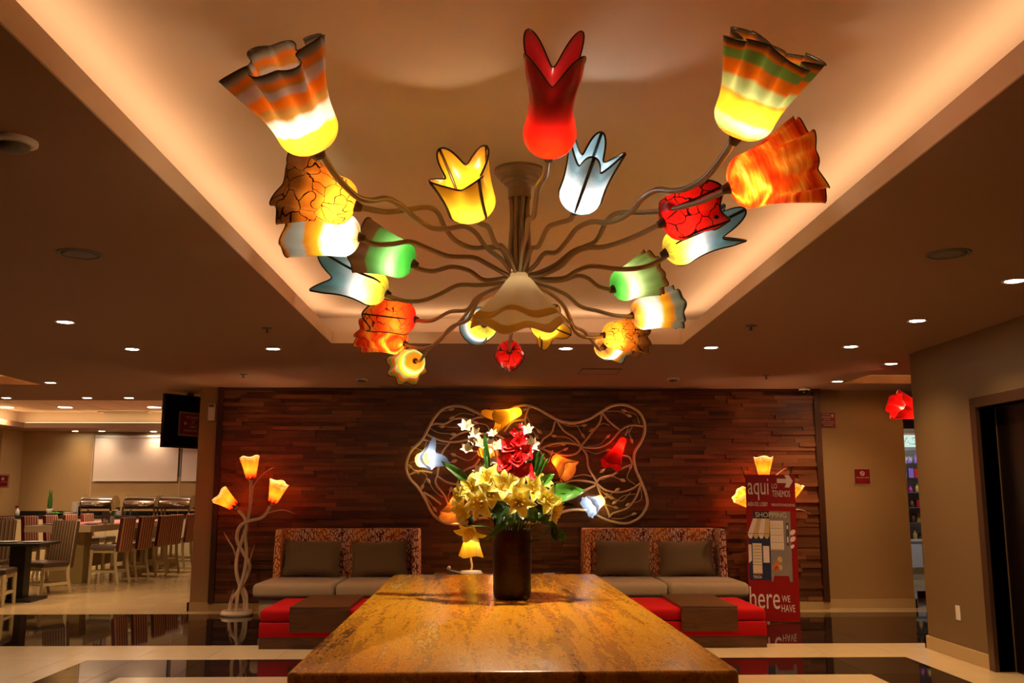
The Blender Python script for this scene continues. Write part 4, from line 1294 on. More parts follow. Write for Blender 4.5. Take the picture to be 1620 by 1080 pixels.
def floor_lamp(loc, rz, label):
    t = thing('floor_lamp', label, 'floor lamp', loc, rz)
    k = 11.3 / 1500
    def q(x, y, dy=0.0):
        # photograph point of the left lamp (enlarged 4 times from 320, 720), its base at (370, 973)
        return Vector(((320 + x / 4 - 370.5) * k, dy, (973 - (720 + y / 4)) * k + .0))
    MB().lathe([(.001, 0), (.185, 0), (.185, .030), (.180, .034), (.172, .036), (.172, .055), (.160, .055), (.158, .045), (.001, .045)], 40).build('base', 'metal_cream', t, True)
    mb = MB()
    rr = random.Random(5)
    for i in range(120):
        w, r = rr.uniform(0, 2 * PI), .15 * math.sqrt(rr.random())
        mb.sphere((r * math.cos(w), r * math.sin(w), .05), (rr.uniform(.008, .016), rr.uniform(.008, .014), .008), 6, 4)
    o = mb.build('pebbles', 'pebble', t, True)
    o['kind'] = 'stuff'
    stems = [[(240, 1000, .05), (240, 920, .03), (215, 840, -.02), (190, 740, -.03), (190, 640, 0), (215, 550, .02), (240, 460, 0), (258, 330, -.02), (256, 200, -.02)],
             [(160, 1000, -.04), (170, 920, -.03), (210, 860, 0), (250, 780, .02), (262, 710, .03), (215, 630, .02), (185, 560, -.02), (195, 490, -.03), (240, 450, -.03), (320, 430, -.03), (360, 400, -.04), (382, 355, -.04)],
             [(205, 1000, -.06), (210, 880, -.05), (235, 760, 0), (240, 640, .03), (228, 540, .03), (238, 480, .0), (225, 420, -.04), (190, 380, -.06)],
             [(258, 1000, .02), (250, 900, .05), (225, 850, .06), (218, 830, .05)]]
    for s in stems:
        MB().tube(smooth_path([q(*p) for p in s], 5), .021 if len(s) > 4 else .018, 8).build('stem', 'metal_cream', t, True)
    for pts in ([(268, 290, -.02), (278, 230, -.05), (330, 160, -.06), (395, 115, -.06)], [(360, 405, -.04), (400, 388, -.06), (470, 378, -.07), (545, 402, -.07)],
                [(188, 690, 0), (170, 610, -.06), (140, 560, -.08), (108, 508, -.08)], [(255, 780, .02), (270, 700, -.04), (285, 640, -.06), (304, 583, -.07)], [(165, 930, -.05), (172, 900, -.07), (180, 880, -.08), (190, 850, -.08)]):
        ps = smooth_path([q(*p) for p in pts], 5)
        m = len(ps) - 1
        MB().tube(ps, [.002 + .018 * math.sin(PI * (.12 + .88 * i / m)) for i in range(m + 1)], 8, flat=.35).build('leaf_blade', 'metal_cream', t, True)
    e = LAMPBULB
    flower_head(t, q(254, 190, -.02), q(247, 50, -.05), e, 1)
    flower_head(t, q(172, 360, -.06), q(70, 280, -.10), e, 2)
    flower_head(t, q(396, 335, -.04), q(440, 212, -.09), e, 3)
    return t
q = oz(370.5, 968, 0)
floor_lamp((-2.91, 11.36, 0), 0, 'cream metal floor lamp with three orange glass flowers beside the column')
q = oy(1203, 900, 11.36)
floor_lamp((3.18, 11.40, 0), .12, 'cream metal floor lamp with orange glass flowers behind the red banner')

# ------------------------------------------------------------------ small table lamp
q = oy(745, 902, 10.92)
tl = thing('table_lamp', 'small table lamp with a hanging yellow glass bell shade', 'lamp', (q.x, 10.92, .485))
MB().lathe([(.001, 0), (.135, 0), (.135, .022), (.118, .026), (.118, .042), (.001, .046)], 32).build('base', 'metal_cream', tl, True)
MB().tube(smooth_path([(0, 0, .04), (.012, 0, .10), (-.004, 0, .20), (0, .0, .52)], 6), .012, 8).build('stem', 'metal_cream', tl, True)
sh = Shade((0, 0, .52), (0, 0, .195), .052, .135, 6, .07, 3, .03, 0, 0, .14, 1.0, 4)
sh.build((0, 0, 0), 'g_yellow_bell', tl, 'glass_brown', .002)
point('bulb_light', (.03, -.01, .40), 2.6, AMBER, tl, .02)

# ------------------------------------------------------------------ red glass wall light behind the right wall corner
b, p2 = oy(1462, 652, 9.9), oy(1416, 640, 9.85)
sc = thing('wall_light', 'red glass flower wall light peeking past the right wall corner', 'wall light', b)
sh = Shade(b, p2, .09, .15, 7, .13, 3, .05, 0, 1.1, .22, .9, 5)
sh.build(b, 'g_red_bell', sc, 'glass_brown', .003)
sh.bulb(b, sc, 1.7, WARM, .4)
MB(b).tube(smooth_path([b, b + Vector((.08, 0, -.02)), (4.86, 9.9, b.z - .06)], 5), .014, 8).build('arm', 'metal_taupe', sc, True)

def ox(x, y, X):
    a, b, c = ray(x, y)
    t = X / a
    return Vector((X, b * t, EYE + c * t))

# ------------------------------------------------------------------ red shopping banner on its stand
a, b = oy(1181, 960, 10.55), oy(1253, 985, 10.48)
BW, BH = 0.545, 1.575
bn = thing('banner_stand', 'red advertising banner reading aqui lo tenemos beside the right ottoman', 'banner', (oy(1184, 900, 10.52).x, 10.55, 0), -.06)
tilt = Matrix.Translation((0, 0, .02)) @ Matrix.Rotation(-.045, 4, 'X') @ Matrix.Rotation(.018, 4, 'Y')
MB().box((0, 0, 0.0), (BW, .003, BH), tilt).build('sheet', 'banner_red', bn)
def U(x): return x / 74 * BW
def V(y): return BH - y / 229 * BH
_lay = [0]
def flat(name, mat, pts, lay=1):
    mb = MB().poly([(U(x), V(y)) for x, y in pts][::-1], .0008, tilt @ Matrix.Translation((0, -.0012 * lay, 0)))
    return mb.build(name, mat, bn)
def rect(name, mat, x0, y0, x1, y1, lay=1):
    return flat(name, mat, [(x0, y0), (x1, y0), (x1, y1), (x0, y1)], lay)
def word(s, x0, x1, y0, y1, mat='print_white', lay=4):
    return text_mesh('lettering', s, mat, bn, (U(x0), U(x1), V(y1), V(y0)), -.0012 * lay, tilt)
word('aqui', 3, 34, 6, 41)
word('LO', 39, 47, 14, 22)
word('TENEMOS', 39, 66, 25, 35)
word('AREA DEL LOBBY', 2, 32, 44, 50.5)
word('PREGUNTE EN RECEPCION', 38, 72, 46, 50)
flat('arrow', 'print_white', [(47, 6), (61, 6), (58.5, 0), (65, 0), (71, 9.5), (65, 20), (58.5, 20), (61, 13), (47, 13)])
rect('shop_drawing', 'print_navy', 2, 90, 34, 166)
rect('shop_signboard', 'print_navy', 9.5, 58, 34, 70, 2)
flat('machine_drawing', 'print_grey', [(34, 58), (65, 58), (65, 168), (61, 168), (60, 159), (38, 159), (36, 168), (34, 168)])
word('SHOPPING', 13, 59, 60, 68, 'print_cream', 5)
for k in range(4):
    t0, t1, b0, b1 = 9.5 + 24.5 * k / 4, 9.5 + 24.5 * (k + 1) / 4, 1 + 32 * k / 4, 1 + 32 * (k + 1) / 4
    sc_ = [(b1 - (b1 - b0) * (.5 - .5 * math.cos(PI * j / 6)), 94 + 8 * math.sin(PI * j / 6)) for j in range(7)]
    flat('awning_stripe', 'print_tan' if k % 2 else 'print_white', [(t0, 70), (t1, 70), (b1, 94)] + sc_[1:-1] + [(b0, 94)], 3)
rect('awning_line', 'print_line', 1, 93.4, 33, 94.2, 4)
rect('drawn_door', 'print_cream', 7.5, 109, 21, 157, 2)
for k in range(6):
    rect('drawn_line', 'print_line', 9, 113 + k * 5, 19.5, 113.6 + k * 5, 3)
rect('drawn_line', 'print_line', 7.5, 142, 21, 142.7, 3)
rect('drawn_line', 'print_orange', 7.5, 155, 21, 157, 3)
rect('drawn_window', 'print_white', 23, 113, 32, 139, 2)
flat('drawn_window', 'print_white', [(1.5, 111), (6, 111), (6, 136), (1.5, 140)], 2)
flat('drawn_step', 'print_navy', [(6, 157), (20, 157), (22, 165), (4, 165)], 3)
word('TIENDA', 7, 20, 159, 163.5, 'print_white', 5)
rect('machine_window', 'print_white', 34.5, 73, 54, 119, 2)
for k in range(4):
    y = 76 + k * 11
    rect('drawn_line', 'print_line', 35, y + 9, 53, y + 9.5, 3)
    for j in range(4):
        rect('drawn_goods', 'print_cream', 36 + j * 4.5, y + 1, 39 + j * 4.5, y + 9, 3)
rect('coin_slot', 'print_line', 58, 76, 62, 112, 2)
rect('coin_slot', 'print_white', 59, 80, 61, 86, 3)
rect('coin_slot', 'print_white', 59, 98, 61, 107, 3)
for cx, cy in ((39, 146), (43, 140), (47, 134), (47, 146), (43, 149)):
    flat('drawn_snack', 'print_orange' if cx < 45 else 'print_tan', [(cx + 4 * math.cos(2 * PI * j / 9), cy + 5 * math.sin(2 * PI * j / 9)) for j in range(9)], 2 if cy > 141 else 3)
for cx, cy, r in ((67.5, 91, 4.2), (67.5, 101.5, 4.2), (66.5, 113, 3)):
    flat('drawn_leaf', 'print_white', [(cx + r * math.cos(2 * PI * j / 12), cy + r * (math.sin(2 * PI * j / 12) - .4 * math.cos(2 * PI * j / 12))) for j in range(12)], 2)
word('here', 1, 45, 176, 210)
word('WE', 48, 60, 189, 199)
word('HAVE', 47, 67, 203, 214)
for x, y in ((2.5, 2.5), (71.5, 2.5), (2.5, 226), (71.5, 226)):
    MB().lathe([(.004, -.003), (.009, -.004), (.009, 0), (.004, 0)], 12, tilt @ Matrix.Translation((U(x), 0, V(y))) @ Matrix.Rotation(PI / 2, 4, 'X'), cap=False).build('grommet', 'grommet', bn)
for s in (0, 1):
    MB().tube(smooth_path([(BW * .5, .14, .62), ((BW + .02) if s else -.02, .05, .02)], 4), .005, 6).build('stand_leg', 'black_plastic', bn, True)
    MB().tube(smooth_path([(BW * .5, .14, .62), (BW * (.8 if s else .2), .10, 1.3), (BW + .012 if s else -.012, .075, 1.68)], 5), .005, 6).build('stand_arm', 'black_plastic', bn, True)
MB().tube([(BW * .5, .14, .62), (BW * .5, .45, .008)], .006, 6).build('stand_leg', 'black_plastic', bn, True)

# ------------------------------------------------------------------ signs and small fittings
def plaque(name, label, x0, x1, z0, z1, Y, border=None, mat='red_sign', rz=0):
    t = thing(name, label, 'sign', ((x0 + x1) / 2, Y, (z0 + z1) / 2), rz)
    w, h = (x1 - x0) / 2, (z1 - z0) / 2
    MB().box((-w, -.006, -h), (w, -.002, h)).build('plate', mat, t)
    e = border if border is not None else 0.0
    MB().box((-w - e, -.002, -h - e), (w + e, 0, h + e)).build('backing', 'clear_plaque', t)
    return t, w, h
def arrow_mb(cx, cz, s, flip=1):
    return MB().poly([(cx + flip * s * x, cz + s * z) for x, z in [(-1, .22), (0, .22), (-.25, 1), (.25, 1), (1, 0), (.25, -1), (-.25, -1), (0, -.22), (-1, -.22)]], .001, Matrix.Translation((0, -.0085, 0)))
p0, p1 = oy(1298, 676, 11.93), oy(1320, 653, 11.93)
t, w, h = plaque('direction_sign', 'small red direction sign with arrow on the beige wall', p0.x, p1.x, p0.z, p1.z, 11.925)
for s, f0, f1, c0, c1 in [('SANITARIOS', .72, .88, -.75, .30), ('RESTROOMS', .40, .56, -.80, .35), ('SALONES', .04, .20, -.50, .35), ('MEETING ROOMS', -.30, -.14, -.80, .78), ('TABLE ROOM', -.80, -.62, -.60, .66)]:
    text_mesh('lettering', s, 'print_white', t, (w * c0, w * c1, h * f0, h * f1), -.008)
for f in (.32, -.48):
    MB().box((-w * .8, -.008, h * f), (w * .8, -.007, h * f + .003)).build('rule', 'print_white', t)
arrow_mb(w * .62, h * .62, w * .22).build('arrow', 'print_white', t)
p0, p1 = oy(1352.5, 765, 11.93), oy(1375, 742, 11.93)
t, w, h = plaque('no_smoking_sign', 'square red no smoking sign in a clear mount', p0.x, p1.x, p0.z, p1.z, 11.925, .018)
def no_smoking(t, w, h, txt=True):
    c = (0, -.008, h * .42)
    MB().tube([(w * .26 * math.cos(2 * PI * k / 24), -.008, h * .42 + w * .26 * math.sin(2 * PI * k / 24)) for k in range(24)], w * .04, 5, True).build('symbol_ring', 'print_white', t)
    MB().tube([(-w * .18, -.008, h * .42 + w * .18), (w * .18, -.008, h * .42 - w * .18)], w * .04, 5).build('symbol_bar', 'print_white', t)
    MB().box((-w * .14, -.008, h * .40), (w * .12, -.007, h * .45)).build('symbol_cigarette', 'print_white', t)
    if txt:
        text_mesh('lettering', 'AREA DE NO FUMAR', 'print_white', t, (-w * .82, w * .88, -h * .22, -h * .10), -.008)
no_smoking(t, w, h)
p0, p1 = oy(-4, 769, 19.24), oy(13, 752.5, 19.24)
t, w, h = plaque('no_smoking_sign', 'tiny red no smoking sign on the dining wall at the left edge', p0.x, p1.x, p0.z, p1.z, 19.24, .03)
no_smoking(t, w, h)

p = ox(1516.5, 969, 3.97)
t = thing('blank_wall_plate', 'white blank outlet plate low on the right wall', 'wall plate', (3.97, p.y, p.z))
MB().box((-.008, -.038, -.06), (0, .038, .06)).build('plate', 'white_plastic', t, bevel=.003)
MB().box((-.010, -.018, -.035), (-.008, .018, .035)).build('insert', 'white_plastic', t)

p = oy(336, 652, 11.76)
t = thing('wall_alarm', 'small white alarm box high on the column beside the wooden wall', 'alarm', (p.x, 11.76, p.z))
MB().box((-.042, -.05, -.105), (.042, 0, .105)).build('housing', 'white_plastic', t, True, bevel=.008)
MB().box((-.032, -.054, .06), (.032, -.049, .095)).build('lens', 'grey_plastic', t)
for k in range(3):
    MB().sphere((.02, -.052, .03 - k * .03), .005, 8, 5).build('indicator', 'porcelain', t)
p = oz(1275, 612, CZ)
t = thing('security_camera', 'white dome security camera at the ceiling above the wooden wall end', 'camera', (p.x, 11.6, CZ))
MB().lathe([(.07, 0), (.07, -.03), (.06, -.036)], 24).build('mount', 'white_plastic', t, True)
MB().sphere((0, 0, -.036), (.05, .05, .045), 16, 8).build('dome', 'black_plastic', t, True)

# ------------------------------------------------------------------ television hung by the column
p0, p1 = oy(259, 663, 12.05), oy(322, 668, 12.55)
dv = Vector((p1.x - p0.x, p1.y - p0.y, 0))
tv = thing('television', 'flat black television hung from the ceiling by the column', 'television', (p0.x, p0.y, 0), math.atan2(dv.y, dv.x))
wl = dv.length + .25
zt, zb = oy(261, 619, 12.05).z - .02, oy(258, 707, 12.05).z
MB().box((0, 0, zb), (wl, .05, zt)).build('casing', 'black_plastic', tv, bevel=.006)
MB().box((.015, -.002, zb + .025), (wl - .015, 0, zt - .015)).build('screen', 'screen_black', tv)
MB().box((wl * .45, .05, zt - .25), (wl * .55, .09, CZ)).build('ceiling_bracket', 'grey_plastic', tv)
MB().tube(smooth_path([(.50, -.012, zb + .22), (.52, -.014, zb + .1), (.56, -.01, zb - .01)], 4), .004, 6).build('cable', 'grey_plastic', tv, True)
Rt = tv.matrix_basis
t, w, h = plaque('direction_sign', 'dark red sign with left arrow before the television', -.16, .16, -.135, .135, 0, .02)
t.location = tv.matrix_basis @ Vector((.44, -.012, (zb + zt) / 2 - .06)) if False else (Matrix.Translation(tv.location) @ Matrix.Rotation(tv.rotation_euler.z, 4, 'Z')) @ Vector((.40, -.006, (zb + zt) / 2 - .03))
t.rotation_euler = (0, 0, tv.rotation_euler.z)
w, h = .16, .135
for s, f0, f1, c0, c1 in [('RESTAURANTE', .55, .75, -.45, .75), ('BAR', .12, .30, .1, .4), ('ALBERCA', -.34, -.14, -.1, .6), ('SWIMMING POOL', -.72, -.52, -.65, .7)]:
    text_mesh('lettering', s, 'print_white', t, (w * c0, w * c1, h * f0, h * f1), -.008)
for f in (.42, 0.0):
    MB().box((-w * .2, -.008, h * f), (w * .7, -.007, h * f + .002)).build('rule', 'print_white', t)
arrow_mb(-w * .5, h * .05, w * .16, -1).build('arrow', 'print_white', t)

# ------------------------------------------------------------------ dining room
def chair(label, loc, rz, fabric, seatm, sz=.60, top=1.03, group=None, w=.22):
    t = thing('striped_chair', label, 'chair', loc, rz, group)
    MB().box((-w, -.24, sz - .075), (w, .20, sz)).build('seat', seatm, t, True, bevel=.025, bseg=3)
    lean = Matrix.Translation((0, .19, sz - .10)) @ Matrix.Rotation(-.10, 4, 'X')
    MB().box((-w, 0, 0), (w, .07, top - sz + .10), lean).build('backrest', fabric, t, True, bevel=.02, bseg=3)
    for sx in (-1, 1):
        MB().tube([(sx * (w - .025), -.21, sz - .07), (sx * (w - .02), -.22, 0)], [.030, .024], 4).build('leg', 'cream_wood', t)
        MB().tube(smooth_path([(sx * (w - .025), .19, sz - .05), (sx * (w - .025), .20, sz * .5), (sx * (w - .02), .26, 0)], 4), [.032, .031, .030, .029, .028, .027, .026, .025, .024], 4).build('leg', 'cream_wood', t)
        MB().box((sx * (w - .025) - .01, -.20, sz * .30), (sx * (w - .025) + .01, .21, sz * .30 + .035)).build('stretcher', 'cream_wood', t)
    MB().box((-w + .03, -.22, sz * .30), (w - .03, -.20, sz * .30 + .035)).build('stretcher', 'cream_wood', t)
    MB().box((-w + .03, .20, sz * .30), (w - .03, .22, sz * .30 + .035)).build('stretcher', 'cream_wood', t)
    MB().box((-w + .03, -.21, sz - .12), (w - .03, .19, sz - .075)).build('apron', 'cream_wood', t)
    return t
TX0, TX1, TY0, TY1, TH = -7.22, -6.20, 15.15, 19.0, .90
dt = thing('communal_table', 'long cream high dining table on box legs', 'table', ((TX0 + TX1) / 2, (TY0 + TY1) / 2, 0))
w, l = (TX1 - TX0) / 2, (TY1 - TY0) / 2
MB().box((-w, -l, TH - .10), (w, l, TH)).build('table_top', 'cream_lacquer', dt, bevel=.006)
for s in (-1, 1):
    MB().box((-w + .32, s * (l - .38) - .14, 0), (w - .18, s * (l - .38) + .14, TH - .10)).build('box_leg', 'olive_panel', dt)
MB().box((-.06, -l + .5, .2), (.06, l - .5, .5)).build('spine_panel', 'olive_panel', dt)
tag(MB().box((TX0 + .04, TY0 + .08, TH), (TX1 - .04, TY1 - .08, TH + .003)).build('table_runner', 'cloth_pink'), 'pink patterned runner lying on the communal table', 'runner')
base = None
nth = ['nearest', 'second', 'third', 'fourth', 'farthest']
for k, px in enumerate([(192, 925), (221, 918), (250, 910), (271, 904.5), (295, 898)]):
    f = oz(*px, 0)
    y = 15.42 + k * .80
    c = chair('red striped high chair, right side of the communal table, ' + nth[k], (-5.98, y, 0), math.radians(-99), 'stripe_red', 'seat_grey', group='red striped high chairs at the communal table', w=.195) if base is None else copy_tree(base)
    if base is None:
        base = c
    else:
        c.location = (-5.98 + .02 * (k % 3), y, 0)
        c.rotation_euler = (0, 0, math.radians(-99 - 4 * (k % 2)))
        c['label'] = 'red striped high chair, right side of the communal table, ' + nth[k]
for k in range(5):
    c = copy_tree(base)
    c.location = (-7.50, 15.65 + k * .78, 0)
    c.rotation_euler = (0, 0, math.radians(84 - 3 * (k % 2)))
    c['label'] = 'red striped high chair, left side of the communal table, ' + nth[k]
chair('brown striped dining chair facing front beside the small black table', (-6.20, 13.72, 0), math.radians(-28), 'stripe_brown', 'seat_brown', .46, 1.02, 'brown striped chairs round the black table', .25)
chair('brown striped dining chair cut by the left edge, nearest', (-6.27, 12.40, 0), math.radians(100), 'stripe_brown', 'seat_brown', .46, 1.00, 'brown striped chairs round the black table', .24)
chair('brown striped dining chair behind the small black table', (-7.15, 14.0, 0), math.radians(8), 'stripe_brown', 'seat_brown', .46, 1.02, 'brown striped chairs round the black table', .25)
bt = thing('pedestal_table', 'small square black pedestal table among the brown chairs', 'table', (-6.20, 12.98, 0), .06)
MB().box((-.36, -.36, .715), (.36, .36, .75)).build('table_top', 'black_top', bt, bevel=.004)
MB().box((-.10, -.10, .04), (.10, .10, .715)).build('column', 'black_top', bt)
MB().box((-.28, -.28, 0), (.28, .28, .04)).build('foot', 'black_top', bt, bevel=.01)

def plate(label, loc, r=.13, group='plates set on the tables', mat='porcelain'):
    o = MB().lathe([(.001, .0), (r * .55, .0), (r * .62, .004), (r, .016), (r, .019), (r * .6, .009), (.001, .007)], 24).build('plate', mat, None, True)
    o.location = loc
    return tag(o, label, 'plate', group)
plate('white plate on the small black table, right side', (-6.02, 12.9, .75))
plate('white plate on the small black table, left side', (-6.36, 12.92, .75))
for k, (x, y, lb) in enumerate([(-6.95, 15.45, 'white plate at the near left corner of the communal table'), (-6.60, 16.3, 'white plate on the communal table behind the salt shakers'), (-6.98, 16.2, 'white plate on the left side of the communal table'), (-6.45, 15.8, 'white plate before the nearest right high chair')]):
    plate(lb, (x, y, TH + .003))
for k, px in enumerate([(164.5, 829), (169, 829)]):
    q = oy(*px, 15.9)
    t = thing('shaker', ['left of two small glass shakers on the communal table', 'right of two small glass shakers on the communal table'][k], 'shaker', (q.x, 15.9, TH + .003), 0, 'salt and pepper shakers')
    MB().lathe([(.02, 0), (.022, .05), (.016, .065)], 12).build('jar', 'porcelain', t, True)
    MB().lathe([(.017, .065), (.017, .085), (.001, .09)], 12).build('lid', 'steel', t, True)
q = oy(177, 829, 15.95)
t = thing('bud_vase', 'white bud vase with a green sprig on the communal table', 'vase', (q.x, 15.95, TH + .003))
MB().lathe([(.032, 0), (.034, .10), (.026, .13)], 16).build('body', 'porcelain', t, True)
for k in range(16):
    a = k * 2.4
    mb = MB()
    petal_mb(mb, Matrix.Translation((0, 0, .12)) @ Matrix.Rotation(a, 4, 'Z'), .12, .018, 1.1, .1 + .05 * (k % 4), 5, 1)
    mb.build('leaf', 'leaf_bright', t, True)
q = oy(168, 825, 16.5)
t = thing('menu_stand', 'small dark menu stand on the communal table', 'stand', (q.x, 16.5, TH + .003))
MB().box((-.09, -.02, 0), (.09, .03, .012)).build('foot', 'black_top', t)
MB().box((-.08, 0, .012), (.08, .008, .20)).build('card', 'grey_plastic', t)

# buffet
BZ = .965
bf = thing('buffet_counter', 'long buffet counter with black top along the dining wall', 'counter', (-6.2, 19.75, 0))
MB().box((-3.5, -.40, 0), (3.5, .35, BZ - .04)).build('body', 'cream_lacquer', bf)
MB().box((-3.52, -.43, BZ - .04), (3.52, .36, BZ)).build('worktop', 'black_top', bf, bevel=.004)
MB().box((-3.52, .33, BZ), (3.52, .36, BZ + .09)).build('upstand', 'black_top', bf)
for k in range(10):
    MB().box((-3.48 + k * .7, -.412, .10), (-2.82 + k * .7, -.40, BZ - .06)).build('door', 'cream_lacquer', bf, bevel=.003)
def chafer(label, x):
    t = thing('chafing_dish', label, 'chafing dish', (x, 19.62, BZ), 0, 'steel chafing dishes on the buffet')
    w, d = .31, .22
    for sx in (-1, 1):
        for sy in (-1, 1):
            MB().box((sx * w - .018, sy * d - .018, 0), (sx * w + .018, sy * d + .018, .17)).build('leg', 'steel', t)
    MB().box((-w + .02, -d, .13), (w - .02, d, .19)).build('water_pan', 'steel', t, bevel=.01)
    MB().box((-w - .02, -d - .02, .175), (w + .02, d + .02, .19)).build('frame', 'steel', t)
    for sx in (-.13, .13):
        MB().lathe([(.035, 0), (.035, .05), (.02, .055)], 12, Matrix.Translation((sx, 0, 0))).build('burner', 'grey_plastic', t)
    n = 14
    vs = [(x, -d * math.cos(PI * k / n), .19 + .20 * math.sin(PI * k / n) ** .8) for x in (-w, w) for k in range(n + 1)]
    fs = [(k, n + 1 + k, n + 2 + k, k + 1) for k in range(n)] + [tuple(range(n, -1, -1)), tuple(range(n + 1, 2 * n + 2))]
    MB().add(vs, fs).build('roll_lid', 'steel', t, True, bevel=.02, bseg=2)
    MB().tube(smooth_path([(-.10, -d - .0, .24), (-.10, -d - .04, .25), (.10, -d - .04, .25), (.10, -d, .24)], 3), .008, 6).build('handle', 'steel', t, True)
for px, lb in [(158, 'steel roll top chafing dish beside the plate stacks'), (226, 'middle steel roll top chafing dish on the buffet'), (280.5, 'steel roll top chafing dish nearest the column')]:
    chafer(lb, oy(px, 800, 19.62).x)
ordn = ['lowest', 'second', 'third', 'fourth', 'fifth', 'sixth', 'seventh', 'eighth', 'ninth', 'tenth', 'eleventh', 'twelfth', 'topmost']
def stack(px, y, n, lb, r=.11):
    q = oy(px, 800, y)
    for k in range(n):
        plate(('topmost' if k == n - 1 else ordn[k] + ' from the bottom' if k else 'bottom') + ' white plate of the ' + lb, (q.x, y, BZ + k * .021), r, 'plates stacked on the buffet')
stack(122, 19.62, 13, 'tall stack beside the first chafing dish', .105)
stack(110, 19.45, 4, 'low stack left of the tall stack', .115)
stack(191, 19.55, 5, 'stack between the chafing dishes', .115)
q = oy(78.5, 806, 19.55)
t = thing('potted_cactus', 'tall green cactus in a small white pot on the buffet', 'plant', (q.x, 19.55, BZ))
MB().lathe([(.05, 0), (.07, .13), (.072, .14), (.06, .14), (.055, .12), (.001, .12)], 20).build('pot', 'porcelain', t, True)
MB().lathe([(.035, .12), (.05, .2), (.045, .32), (.03, .42), (.032, .5), (.001, .53)], 7).build('cactus', 'leaf_green', t, True)
q = oy(28, 806, 19.6)
t = thing('spray_bottle', 'white spray bottle with a red trigger on the buffet', 'bottle', (q.x, 19.6, BZ))
MB().lathe([(.04, 0), (.042, .08), (.036, .11), (.014, .14), (.014, .16)], 16).build('body', 'porcelain', t, True)
MB().box((-.05, -.012, .16), (.02, .012, .20)).box((-.035, -.008, .12), (-.022, .008, .16)).build('trigger_head', 'red_sign', t, bevel=.004)
q = oy(85, 812, 19.3)
t = thing('salad_bowl', 'low bowl of green and yellow salad on the buffet edge', 'bowl', (q.x, 19.40, BZ))
MB().lathe([(.06, 0), (.10, .02), (.14, .05), (.145, .055), (.10, .035), (.001, .02)], 20).build('bowl', 'black_top', t, True)
mb = MB()
rr = random.Random(3)
for k in range(40):
    w, r = rr.uniform(0, 6.3), .11 * math.sqrt(rr.random())
    mb.sphere((r * math.cos(w), r * math.sin(w), .05 + .03 * (1 - r / .11)), (.018, .016, .010), 6, 4)
mb.build('salad', 'leaf_bright', t, True)['kind'] = 'stuff'
# roller blinds
for x0, x1, lb in [(146, 283.5, 'wide pale roller blind on the dining wall'), (286, 420, 'second pale roller blind, half hidden by the column')]:
    p0, p1 = oy(x0, 759, 20.05), oy(x1, 692, 20.05)
    t = thing('roller_blind', lb, 'blind', ((p0.x + p1.x) / 2, 20.06, p0.z))
    w = (p1.x - p0.x) / 2
    MB().box((-w, 0, 0), (w, .006, p1.z - p0.z)).build('cloth', 'blind', t)
    MB().tube([(-w, .01, p1.z - p0.z + .02), (w, .01, p1.z - p0.z + .02)], .035, 10).build('roller', 'white_plastic', t, True)
    MB().box((-w, -.008, -.025), (w, .012, 0)).build('bottom_bar', 'white_plastic', t)
    MB().tube([(-w - .03, .0, p1.z - p0.z), (-w - .03, .0, -.8)], .004, 5).build('cord', 'white_plastic', t)
# window behind the blinds
struct('window_1', MB().box((-8.1, 20.10, 1.75), (-4.9, 20.12, 2.5)), 'grey_plastic')

# ------------------------------------------------------------------ little shop beyond the corridor
t = NT('clear_glass')
tr = t.n('ShaderNodeBsdfTransparent', {0: (0.93, 0.95, 0.95)})
gl = t.n('ShaderNodeBsdfGlossy', {0: (1, 1, 1), 'Roughness': 0.03})
lw = t.n('ShaderNodeFresnel', {0: 1.45})
mx = t.n('ShaderNodeMixShader', {0: lw.outputs[0], 1: tr.outputs[0], 2: gl.outputs[0]})
t.done(mx.outputs[0])
gd = thing('glass_door', 'clear glass shop door with a long steel handle', 'door', (6.0, 13.05, 0))
MB().box((-.64, -.005, .05), (.15, .005, 2.26)).build('pane', 'clear_glass', gd)
MB().box((.16, -.005, .05), (1.2, .005, 2.26)).build('pane', 'clear_glass', gd)
MB().tube([(-.03, -.05, .70), (-.03, -.05, 1.45)], .014, 8).build('handle', 'steel', gd, True)
MB().box((-.22, -.02, 0.0), (-.06, .02, .09)).build('floor_hinge', 'elevator_frame', gd)
su = thing('shop_shelves', 'lit shop display of shelves over a white cabinet', 'shelf unit', (7.1, 16.1, 0))
MB().box((-1.2, -.30, .20), (1.2, .18, .62)).build('cabinet', 'porcelain', su)
MB().box((-1.2, -.32, .62), (1.2, .18, .65)).build('cabinet_top', 'porcelain', su)
MB().box((-1.2, -.26, .0), (1.2, .16, .20)).build('plinth', 'cream_lacquer', su)
MB().box((-1.2, .10, .65), (1.2, .18, 2.12)).build('back_panel', 'blind', su)
MB().box((.02, -.305, .22), (.03, -.30, .60)).build('door_gap', 'grey_plastic', su)
for k, z in enumerate((.92, 1.17, 1.42, 1.66, 1.90)):
    MB().box((-1.2, -.22, z - .012), (1.2, .10, z)).build('shelf', 'clear_glass' if k > 2 else 'grey_plastic', su)
rr = random.Random(9)
pc = [('goods_teal', (0.05, 0.35, 0.38)), ('goods_magenta', (0.5, 0.02, 0.28)), ('goods_violet', (0.22, 0.12, 0.42)), ('goods_white', (0.75, 0.72, 0.72)), ('goods_red', (0.45, 0.02, 0.02)), ('goods_brown', (0.12, 0.05, 0.02)), ('goods_gold', (0.55, 0.32, 0.06))]
for nme, c in pc:
    plain(nme, c, 0.35, var=0.1)
cn = {'goods_teal': 'teal', 'goods_magenta': 'magenta', 'goods_violet': 'violet', 'goods_white': 'white', 'goods_red': 'red', 'goods_brown': 'brown', 'goods_gold': 'golden'}
lev = ['bottom', 'second', 'third', 'fourth', 'top']
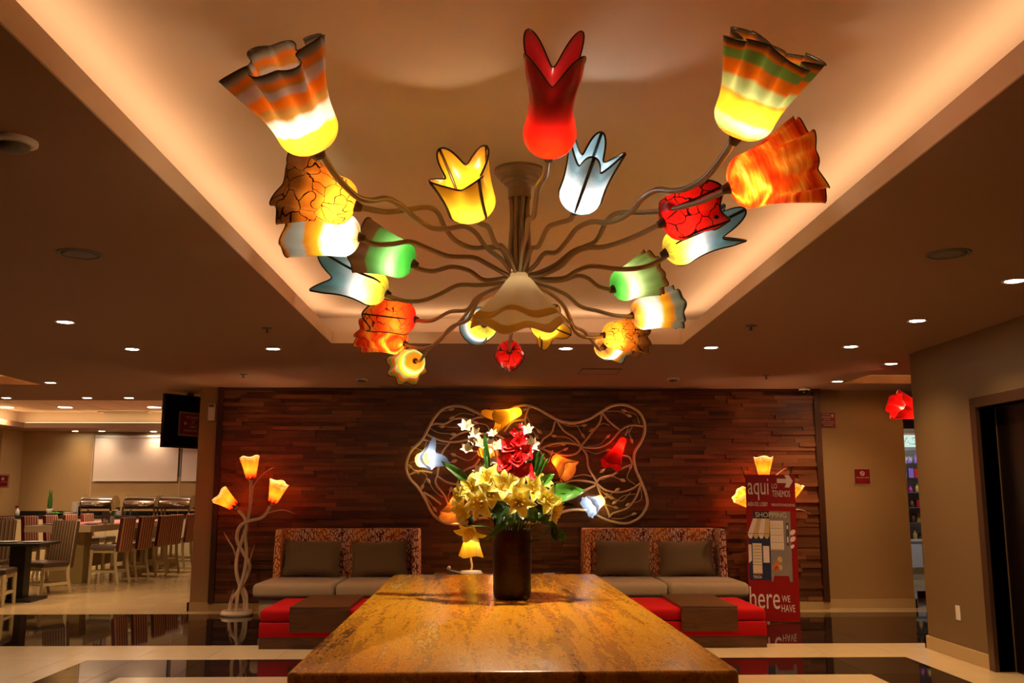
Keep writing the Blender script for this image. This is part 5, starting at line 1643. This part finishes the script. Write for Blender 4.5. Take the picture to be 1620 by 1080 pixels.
for k, z in enumerate((.65, .92, 1.17, 1.42, 1.66, 1.90)):
    x0 = 6.98 - (2.12 - z) * .0
    for j in range(6):
        m = rr.choice(['goods_brown', 'goods_red', 'goods_gold', 'goods_brown', 'goods_white'] if k < 3 else [p[0] for p in pc])
        x = 6.86 + j * .115
        hh = rr.uniform(.09, .17)
        if rr.random() < .5:
            o = MB().box((-.042, -.03, 0), (.042, .03, hh)).box((-.03, -.032, hh * .3), (.03, -.03, hh * .7)).build('goods_box', m, None, bevel=.003)
            lb, ct = cn[m] + ' goods box', 'box'
        else:
            o = MB().lathe([(.030, 0), (.034, .01), (.034, hh * .6), (.014, hh * .75), (.014, hh * .95), (.016, hh)], 12).build('goods_bottle', m, None, True)
            lb, ct = cn[m] + ' bottle', 'bottle'
        o.location = (x, 16.0 + rr.uniform(-.04, .04), z + .001)
        tag(o, lb + ' on the shop display, ' + (['cabinet top', 'lowest shelf', 'second shelf', 'third shelf', 'fourth shelf', 'top shelf'][k]) + ', place ' + ['one', 'two', 'three', 'four', 'five', 'six'][j] + ' from the left', ct, 'goods in the corridor shop')
p0, p1 = oy(1424, 707, 15.9), oy(1470, 688, 15.9)
lbx = thing('light_box', 'lit white shop sign with green outlined letters', 'sign', ((p0.x + p1.x) / 2, 15.9, (p0.z + p1.z) / 2))
w, h = (p1.x - p0.x) / 2, (p1.z - p0.z) / 2
MB().box((-w, 0, -h), (w, .10, h)).build('case', 'lightbox', lbx)
MB().box((-w, -.01, -h - .06), (w, .12, -h)).build('rail', 'grey_plastic', lbx)
MB().box((-w - .03, 0, -h - .06), (-w, .11, h + .04)).build('side_post', 'grey_plastic', lbx)
MB().box((-w, 0.0, h), (w, .35, h + .03)).build('top_rail', 'paint_beige', lbx)
text_mesh('lettering', 'AS', 'letter_green', lbx, (-w * .78, w * .10, -h * .55, h * .6), -.003)
text_mesh('lettering', 'AS', 'lightbox', lbx, (-w * .74, w * .06, -h * .45, h * .5), -.006)
point('shop_light', (7.0, 15.0, 2.4), 22, (0.9, 0.9, 1.0), None, .1)  # unseen lamp added to light the shop shelves
